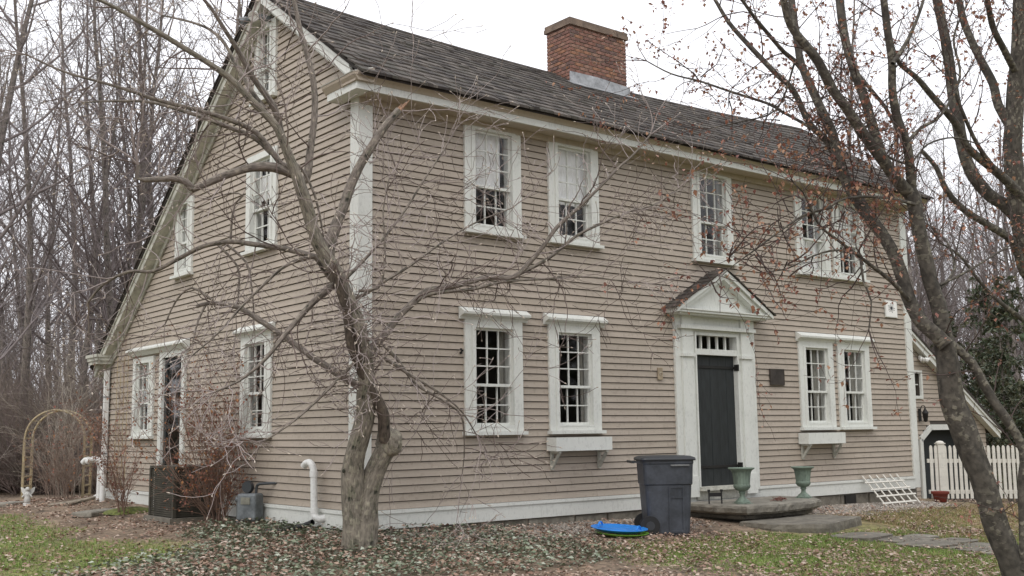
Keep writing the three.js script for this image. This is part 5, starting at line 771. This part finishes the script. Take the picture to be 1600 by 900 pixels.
const E0 = camera.position, FW = V3(0.619934, 0.129818, -0.77384), RT = V3(0.781428, -0.012814, 0.623863);
function forest(spots, name, label, group, seed) {
  const r = rng(seed);
  for (const [x, z, v, s] of spots) {
    const t = thing(name, label, 'tree', [x, ground(x, z) - 0.05, z], r() * 6.28, group), k = v % stands.length; t.scale.set(s, s * rr(0.92, 1.1, r), s);
    part('trunk', stands[k].trunk, barkWood[Math.floor(r() * 3)], t); part('crown', stands[k].crown, twigWood[Math.floor(r() * 3)], t);
  }
}
{
  const r = rng(31), left = [], right = [], mid = [];
  // a belt of trees from behind the garden round to the north-west
  for (let k = 0; k < 44; k++) { const a = rr(0.2, 0.53, r) , d = 25 + 26 * Math.pow(r(), 0.8), dx = Math.sin(a), dz = -Math.cos(a); left.push([-6.67 + dx * d, 11.26 + dz * d, Math.floor(r() * 8), rr(0.75, 1.1, r)]); }
  for (let k = 0; k < 36; k++) { const a = rr(0.955, 1.2, r), d = 40 + 24 * r(), dx = Math.sin(a), dz = -Math.cos(a); right.push([-6.67 + dx * d, 11.26 + dz * d, Math.floor(r() * 8), rr(0.7, 1.05, r)]); }
  for (let k = 0; k < 7; k++) { const a = 0.80 + k * 0.025 + rr(0, 0.02, r), d = 46 + 8 * r(), dx = Math.sin(a), dz = -Math.cos(a); mid.push([-6.67 + dx * d, 11.26 + dz * d, Math.floor(r() * 8), rr(0.55, 0.68, r)]); }
  forest(left, 'woodland_tree', 'bare grey tree in the woods behind the gable end', 'bare trees in the woods on the left', 71);
  forest(right, 'woodland_tree', 'bare grey tree in the woods behind the outbuilding', 'bare trees in the woods on the right', 72);
  forest(mid, 'woodland_tree', 'bare treetop just showing over the roof right of the chimney', 'treetops over the roof', 73);
}
function instanced(name, geo, m, n, put, parent = scene, kind = 'stuff') {
  const o = new THREE.InstancedMesh(geo, m, n), d = new THREE.Object3D(), c = new THREE.Color(); let k = 0;
  for (let i = 0; i < n; i++) { const q = put(i, d, c); if (q === false) continue; d.updateMatrix(); o.setMatrixAt(k, d.matrix); o.setColorAt(k, c); k++; }
  o.count = k; o.name = name; o.userData.kind = kind; o.castShadow = o.receiveShadow = true; parent.add(o); return o;
}
{ // the far wood and the undergrowth, which read as one mass
  const r = rng(91), far = bareTree(3001, 15, { fine: 0.8, limbs: 14 }), all = mergeGeometries([far.trunk, far.crown]);
  instanced('far_wood', all, mat([0.165, 0.142, 0.135], { roughness: 1 }), 230, (i, d, c) => { const L = r() < 0.55, a = L ? rr(0.12, 0.56, r) : rr(0.93, 1.26, r), D = rr(50, 110, r), x = -6.67 + Math.sin(a) * D, z = 11.26 - Math.cos(a) * D; d.position.set(x, ground(x, z) - 0.1, z); d.rotation.set(0, r() * 6.28, 0); d.scale.setScalar(rr(0.7, 1.1, r)); const k = rr(0.8, 1.3, r); c.setRGB(k, k, k); });
  const bush = new Tubes(), q = rng(93); for (let k = 0; k < 26; k++) { const a = q() * 6.28, s = rr(0.15, 0.9, q); twigPlain(bush, V3(Math.cos(a) * 0.15, 0, Math.sin(a) * 0.15), V3(Math.cos(a) * s, 1, Math.sin(a) * s).normalize(), rr(1.1, 2.2, q), 0.012, q, 0); }
  instanced('undergrowth', bush.geo(), mat([0.215, 0.178, 0.158], { roughness: 1 }), 360, (i, d, c) => { const L = i < 240, a = L ? rr(0.14, 0.50, r) : rr(0.99, 1.24, r), D = L ? rr(27, 50, r) : rr(44, 56, r), x = -6.67 + Math.sin(a) * D, z = 11.26 - Math.cos(a) * D; if (x > -1 && z > -10) return L ? false : undefined; d.position.set(x, ground(x, z) - 0.05, z); d.rotation.set(0, r() * 6.28, 0); d.scale.set(rr(0.9, 1.8, r), rr(0.6, 1.7, r), rr(0.9, 1.8, r)); const k = rr(0.6, 1.3, r); c.setRGB(k, k * rr(0.93, 1.02, r), k * rr(0.85, 1.02, r)); });
}
function twigPlain(T, p, d, len, r0, r, lv, o = {}) {
  const n = lv === 0 ? 7 : 4, pts = [], q = p.clone(), v = d.clone();
  for (let k = 0; k <= n; k++) { pts.push([q.x, q.y, q.z, Math.max(r0 * (1 - 0.75 * (k / n)), o.min ?? 0.002)]); v.add(V3(r() - 0.5, r() - 0.5, r() - 0.5).multiplyScalar(o.wander ?? 0.35)); v.y -= (o.droop ?? 0); v.normalize(); q.addScaledVector(v, len / n); }
  T.add(pts, lv === 0 ? 4 : 3); if (o.along) for (let k = 2; k <= n; k++) if (r() < o.alongP) o.along(pts[k], r);
  if (lv < 2) { const m = lv === 0 ? (o.kids ?? 8) : 4; for (let k = 0; k < m; k++) { const i = 1 + Math.floor(r() * (n - 0.01)), c = pts[i], t = V3(pts[i][0] - pts[i - 1][0], pts[i][1] - pts[i - 1][1], pts[i][2] - pts[i - 1][2]).normalize(); twigPlain(T, V3(c[0], c[1], c[2]), t.clone().add(perp(t, r).multiplyScalar(0.75)).normalize(), len * rr(0.25, 0.5, r), c[3] * 0.65, r, lv + 1, o); } }
}
// conifers by the outbuilding
function conifer(seed, H) {
  const r = rng(seed), tr = new Tubes(), tw = new Tubes(), L = new Leaves(); tr.add([[0, -0.2, 0, H * 0.016], [0, H * 0.5, 0, H * 0.009], [0, H, 0, 0.01]], 8);
  for (let k = 0; k < H * 10; k++) {
    const t = 0.03 + 0.97 * Math.pow(r(), 0.85), y = H * t, len = (1.02 - t) * H * 0.27 * rr(0.55, 1.1, r) + 0.25, a = r() * 6.283, n = 6, pts = []; let dy = 0.12;
    for (let i = 0; i <= n; i++) { const s = (i / n) * len; pts.push([Math.cos(a) * s, y + s * 0.18 - s * s * 0.11 / Math.max(len * 0.4, 0.4), Math.sin(a) * s, Math.max(0.02 * (1 - i / n), 0.004)]); }
    tw.add(pts, 3);
    const m = Math.round(len * 62); for (let j = 0; j < m; j++) { const s = Math.pow(r(), 0.7) * n, i = Math.min(Math.floor(s), n - 1), f = s - i, p = [0, 1, 2].map((c) => pts[i][c] + (pts[i + 1][c] - pts[i][c]) * f), w = (1 - s / n) * 0.45 * Math.min(len, 1) + 0.06, off = (r() - 0.5) * 2 * w, g = rr(0.55, 1.35, r); L.add(p[0] - Math.sin(a) * off, p[1] - Math.abs(off) * 0.35 + (r() - 0.5) * 0.08, p[2] + Math.cos(a) * off, rr(0.10, 0.22, r), r, [0.06 * g * rr(0.8, 1.5, r), 0.08 * g, 0.038 * g]); }
  }
  return { trunk: tr.geo(), branches: tw.geo(), needles: L.geo() };
}
{
  const kinds = [conifer(11, 9), conifer(12, 7)], r = rng(5), bark = barkWood[2], dk = mat([0.06, 0.05, 0.04]);
  for (const [x, z, k, s, lab] of [[28.9, -9.0, 0, 0.72, 'dark green conifer behind the outbuilding eave'], [27.6, -7.0, 0, 0.8, 'tallest dark green conifer at the right behind the fence'], [25.4, -5.0, 1, 0.98, 'dark green conifer at the right edge behind the fence'], [22.6, -3.8, 1, 0.72, 'low dark green conifer just beyond the picket fence']]) {
    const t = thing('conifer_tree', lab, 'tree', [x, ground(x, z), z], r() * 6, 'conifers on the right'); t.scale.setScalar(s); part('trunk', kinds[k].trunk, bark, t); part('branches', kinds[k].branches, dk, t).userData.kind = 'stuff'; part('needles', kinds[k].needles, leafMat, t).userData.kind = 'stuff';
  }
}
{ // unseen woods, out of view in front and to the side, darken the pane reflections
  const r = rng(57), ev = conifer(21, 10), bare = bareTree(3003, 15, { fine: 0.7, limbs: 12 }), bg = mergeGeometries([bare.trunk, bare.crown]);
  const spot = (i, d, c, n) => { const side = i % 3 === 0; let x, z; if (side) { const a = rr(-0.75, 0.1, r), D = rr(34, 62, r); x = -6.67 + Math.sin(a) * D; z = 11.26 - Math.cos(a) * D; if (x > -7) x -= 8; } else { const a = rr(1.75, 2.75, r), D = rr(26, 60, r); x = 4 + Math.sin(a) * D; z = 1 - Math.cos(a) * D; } d.position.set(x, ground(x, z) - 0.1, z); d.rotation.set(0, r() * 6.28, 0); d.scale.setScalar(rr(0.8, 1.25, r)); const k = rr(0.75, 1.2, r); c.setRGB(k, k, k); };
  instanced('roadside_evergreens', ev.needles, leafMat, 110, spot); instanced('roadside_wood', bg, mat([0.165, 0.142, 0.135], { roughness: 1 }), 90, spot);
}
// ---------------------------------------------------------------- shrubs
function shrub(name, label, x, z, n, spread, len, r0, tone, seed, o = {}) {
  const t = thing(name, label, 'shrub', [x, ground(x, z) - 0.03, z]), T = new Tubes(), L = new Leaves(), r = rng(seed);
  const opt = { kids: o.kids ?? 9, wander: o.wander ?? 0.3, droop: o.droop ?? 0, min: 0.0024, alongP: o.leafP ?? 0, along: (p, q) => { for (let k = 0; k < 2; k++) if (!o.bound || o.bound(p[0] + x, p[1], p[2] + z)) L.add(p[0] + (q() - 0.5) * 0.06, p[1] + (q() - 0.5) * 0.06, p[2] + (q() - 0.5) * 0.06, rr(0.025, 0.055, q), q, (o.leafTone ?? rusty)[Math.floor(q() * 5)]); } };
  for (let k = 0; k < n; k++) { const a = r() * 6.283, s = spread * rr(0.1, 1, r), b = o.base ?? 0.16; let dx = Math.cos(a) * s + (o.lean?.[0] ?? 0), dz = Math.sin(a) * s + (o.lean?.[1] ?? 0); if (x > -1.2 && x < 0 && dx > 0) dx *= -0.25; twigPlain(T, V3(Math.cos(a) * b * r() * (x > -1.2 ? 0.8 : 1), 0, Math.sin(a) * b * r()), V3(dx, 1, dz).normalize(), len * rr(0.55, 1.1, r), r0 * rr(0.6, 1.2, r), r, 0, opt); }
  part('stems', T.geo(), mat(tone, { roughness: 0.95 }), t).userData.kind = 'stuff'; if (L.p.length) part('leaves', L.geo(), leafMat, t).userData.kind = 'stuff';
  return t;
}
const amber = [[0.30, 0.12, 0.045], [0.36, 0.17, 0.06], [0.24, 0.085, 0.05], [0.20, 0.07, 0.05], [0.28, 0.11, 0.07]];
shrub('rose_shrub', 'tall tangled shrub with rusty leaves between the air conditioner and gas meter', -0.38, -3.0, 30, 0.5, 1.95, 0.011, [0.19, 0.125, 0.095], 601, { leafP: 0.32, leafTone: amber, lean: [-0.08, -0.06], kids: 9 });
shrub('rose_shrub', 'leggy brown shrub before the side door with a few red leaves', -0.75, -5.7, 11, 0.5, 1.6, 0.009, [0.20, 0.125, 0.095], 602, { leafP: 0.2, leafTone: rusty });
shrub('arching_shrub', 'bare arching brown shrub before the garden arch', -0.55, -9.35, 20, 0.5, 1.45, 0.010, [0.24, 0.18, 0.145], 603, { droop: 0.04, leafP: 0.05, leafTone: amber, base: 0.35 });
shrub('arching_shrub', 'pale bare shrub spreading at the far corner of the gable end', -0.2, -10.0, 12, 0.55, 2.3, 0.013, [0.35, 0.31, 0.26], 604, { droop: 0.02, base: 0.3 });
shrub('arching_shrub', 'low pale bare shrub at the far left edge', -2.5, -12.2, 16, 1.1, 1.7, 0.012, [0.33, 0.29, 0.25], 605, { droop: 0.06, base: 0.3 });
// ---------------------------------------------------------------- ivy, grass, fallen leaves, pebbles
{
  const r = rng(1313), clear = (x, z) => (x > 0.02 && x < 11.9 && z < 0.04) || (x > -0.06 && z < 0.05 && z > -8.8 && x < 12) || (x > 5.2 && x < 7.7 && z < 2.35 && z > 0);
  const leafG = (() => { const g = new THREE.BufferGeometry(), a = [0, 0, 0, 0.3, 0.1, 0.34, 0.06, 0.03, 0.62, 0, -0.06, 1, -0.3, 0.1, 0.36]; g.setAttribute('position', new THREE.Float32BufferAttribute(a, 3)); g.setIndex([0, 1, 2, 1, 3, 2, 0, 2, 4, 4, 2, 3]); g.computeVertexNormals(); return g; })();
  const leafM = new THREE.MeshPhysicalMaterial({ color: 0xffffff, roughness: 0.85, transmission: 0.15, thickness: 0, side: THREE.DoubleSide });
  const glossy = new THREE.MeshStandardMaterial({ color: 0xffffff, roughness: 0.6, side: THREE.DoubleSide });
  const greens = [[0.13, 0.165, 0.10], [0.19, 0.225, 0.15], [0.26, 0.29, 0.22], [0.36, 0.385, 0.31], [0.22, 0.25, 0.165], [0.16, 0.19, 0.13]];
  instanced('ivy_bed', leafG, glossy, 30000, (i, d, c) => { const x = rr(-3.6, 3.6, r), z = rr(-3.2, 3.9, r); if (clear(x, z) || r() > ivyAmount(x, z)) return false; d.position.set(x, ground(x, z) + 0.01 + 0.12 * Math.pow(r(), 1.4), z); d.rotation.set(rr(-0.9, 0.5, r), r() * 6.28, rr(-0.5, 0.5, r)); d.scale.setScalar(rr(0.034, 0.072, r)); c.setRGB(...greens[Math.floor(r() * 6)]); });
  const browns = [[0.25, 0.155, 0.105], [0.33, 0.225, 0.16], [0.16, 0.10, 0.072], [0.42, 0.31, 0.235], [0.28, 0.18, 0.13], [0.21, 0.12, 0.085], [0.50, 0.40, 0.33]];
  instanced('fallen_leaves', leafG, leafM, 68000, (i, d, c) => {
    let x, z; const q = r();
    if (q < 0.62) { x = rr(-4, 8.5, r); z = rr(0.1, 6.2, r); } else if (q < 0.88) { x = rr(-4.8, 0, r); z = rr(-12, 1, r); } else { x = rr(7, 15, r); z = rr(0.1, 4, r); }
    if (clear(x, z)) return false; const cl = fbm(x * 1.4 + 5, z * 1.4, 1401, 4), iv = ivyAmount(x, z), lw = lawnAmount(x, z), dens = clamp((cl - 0.31) * 3.2, 0.08, 1) * (0.9 - 0.42 * lw + 0.25 * (bedAmount(x, z) > 0.3 ? 1 : 0)) * (z > 2.0 && x > -1.5 && x < 4.5 ? 1.5 : 1) - iv * 0.1; if (r() > dens) return false;
    d.position.set(x, ground(x, z) + 0.012 + (iv > 0.4 ? rr(0.02, 0.12, r) : rr(0, 0.03, r)), z); d.rotation.set(rr(-0.55, 0.55, r), r() * 6.28, rr(-0.55, 0.55, r)); d.scale.setScalar(rr(0.026, 0.068, r)); c.setRGB(...browns[Math.floor(r() * 7)]);
  });
  const tuft = (() => { const p = [], q = rng(8); for (let k = 0; k < 7; k++) { const a = q() * 6.28, l = rr(0.3, 0.9, q), w = 0.07, x = (q() - 0.5) * 0.5, z = (q() - 0.5) * 0.5; p.push(x - Math.sin(a) * w, 0, z + Math.cos(a) * w, x + Math.sin(a) * w, 0, z - Math.cos(a) * w, x + Math.cos(a) * l * 0.7, rr(0.6, 1, q), z + Math.sin(a) * l * 0.7); } const g = new THREE.BufferGeometry(); g.setAttribute('position', new THREE.Float32BufferAttribute(p, 3)); g.computeVertexNormals(); return g; })();
  instanced('lawn_grass', tuft, new THREE.MeshPhysicalMaterial({ color: 0xffffff, roughness: 0.85, transmission: 0.2, thickness: 0, side: THREE.DoubleSide }), 95000, (i, d, c) => {
    let x, z; const q = r(); if (q < 0.45) { x = rr(0.5, 8, r); z = rr(1, 6.3, r); } else if (q < 0.75) { x = rr(-5, -0.4, r); z = rr(-12, 1, r); } else { x = rr(6.5, 15.5, r); z = rr(0.4, 4.6, r); }
    if (clear(x, z)) return false; const l = lawnAmount(x, z); if (r() > l * 0.98) return false; if (x > 5.5 && x < 6.75 && z > 2.4 && r() < 0.72) return false;
    d.position.set(x, ground(x, z) - 0.004, z); d.rotation.set(0, r() * 6.28, 0); const s = rr(0.03, 0.062, r); d.scale.set(s, s * rr(0.6, 1.1, r), s); const dry = dryAmount(x, z), k = rr(0.7, 1.25, r); if (r() < 0.1 + 0.6 * dry + 0.8 * (fbm(x * 1.1, z * 1.1, 1501, 3) - 0.35)) c.setRGB(0.30 * k, 0.235 * k, 0.115 * k); else c.setRGB(0.19 * k, 0.27 * k, 0.062 * k);
  });
  instanced('gravel', new THREE.IcosahedronGeometry(1, 0), mat([1, 1, 1], { roughness: 1 }), 16000, (i, d, c) => { const x = rr(0.3, 11.6, r), z = rr(0.05, 1.6, r); if (clear(x, z) || r() > gravelAmount(x, z)) return false; d.position.set(x, ground(x, z) + 0.004, z); d.rotation.set(r() * 3, r() * 6, r() * 3); const s = rr(0.008, 0.022, r); d.scale.set(s, s * 0.6, s * rr(0.7, 1.2, r)); const k = rr(0.5, 1.2, r); c.setRGB(0.36 * k, 0.325 * k, 0.285 * k); });
}
renderer.render(scene, camera);
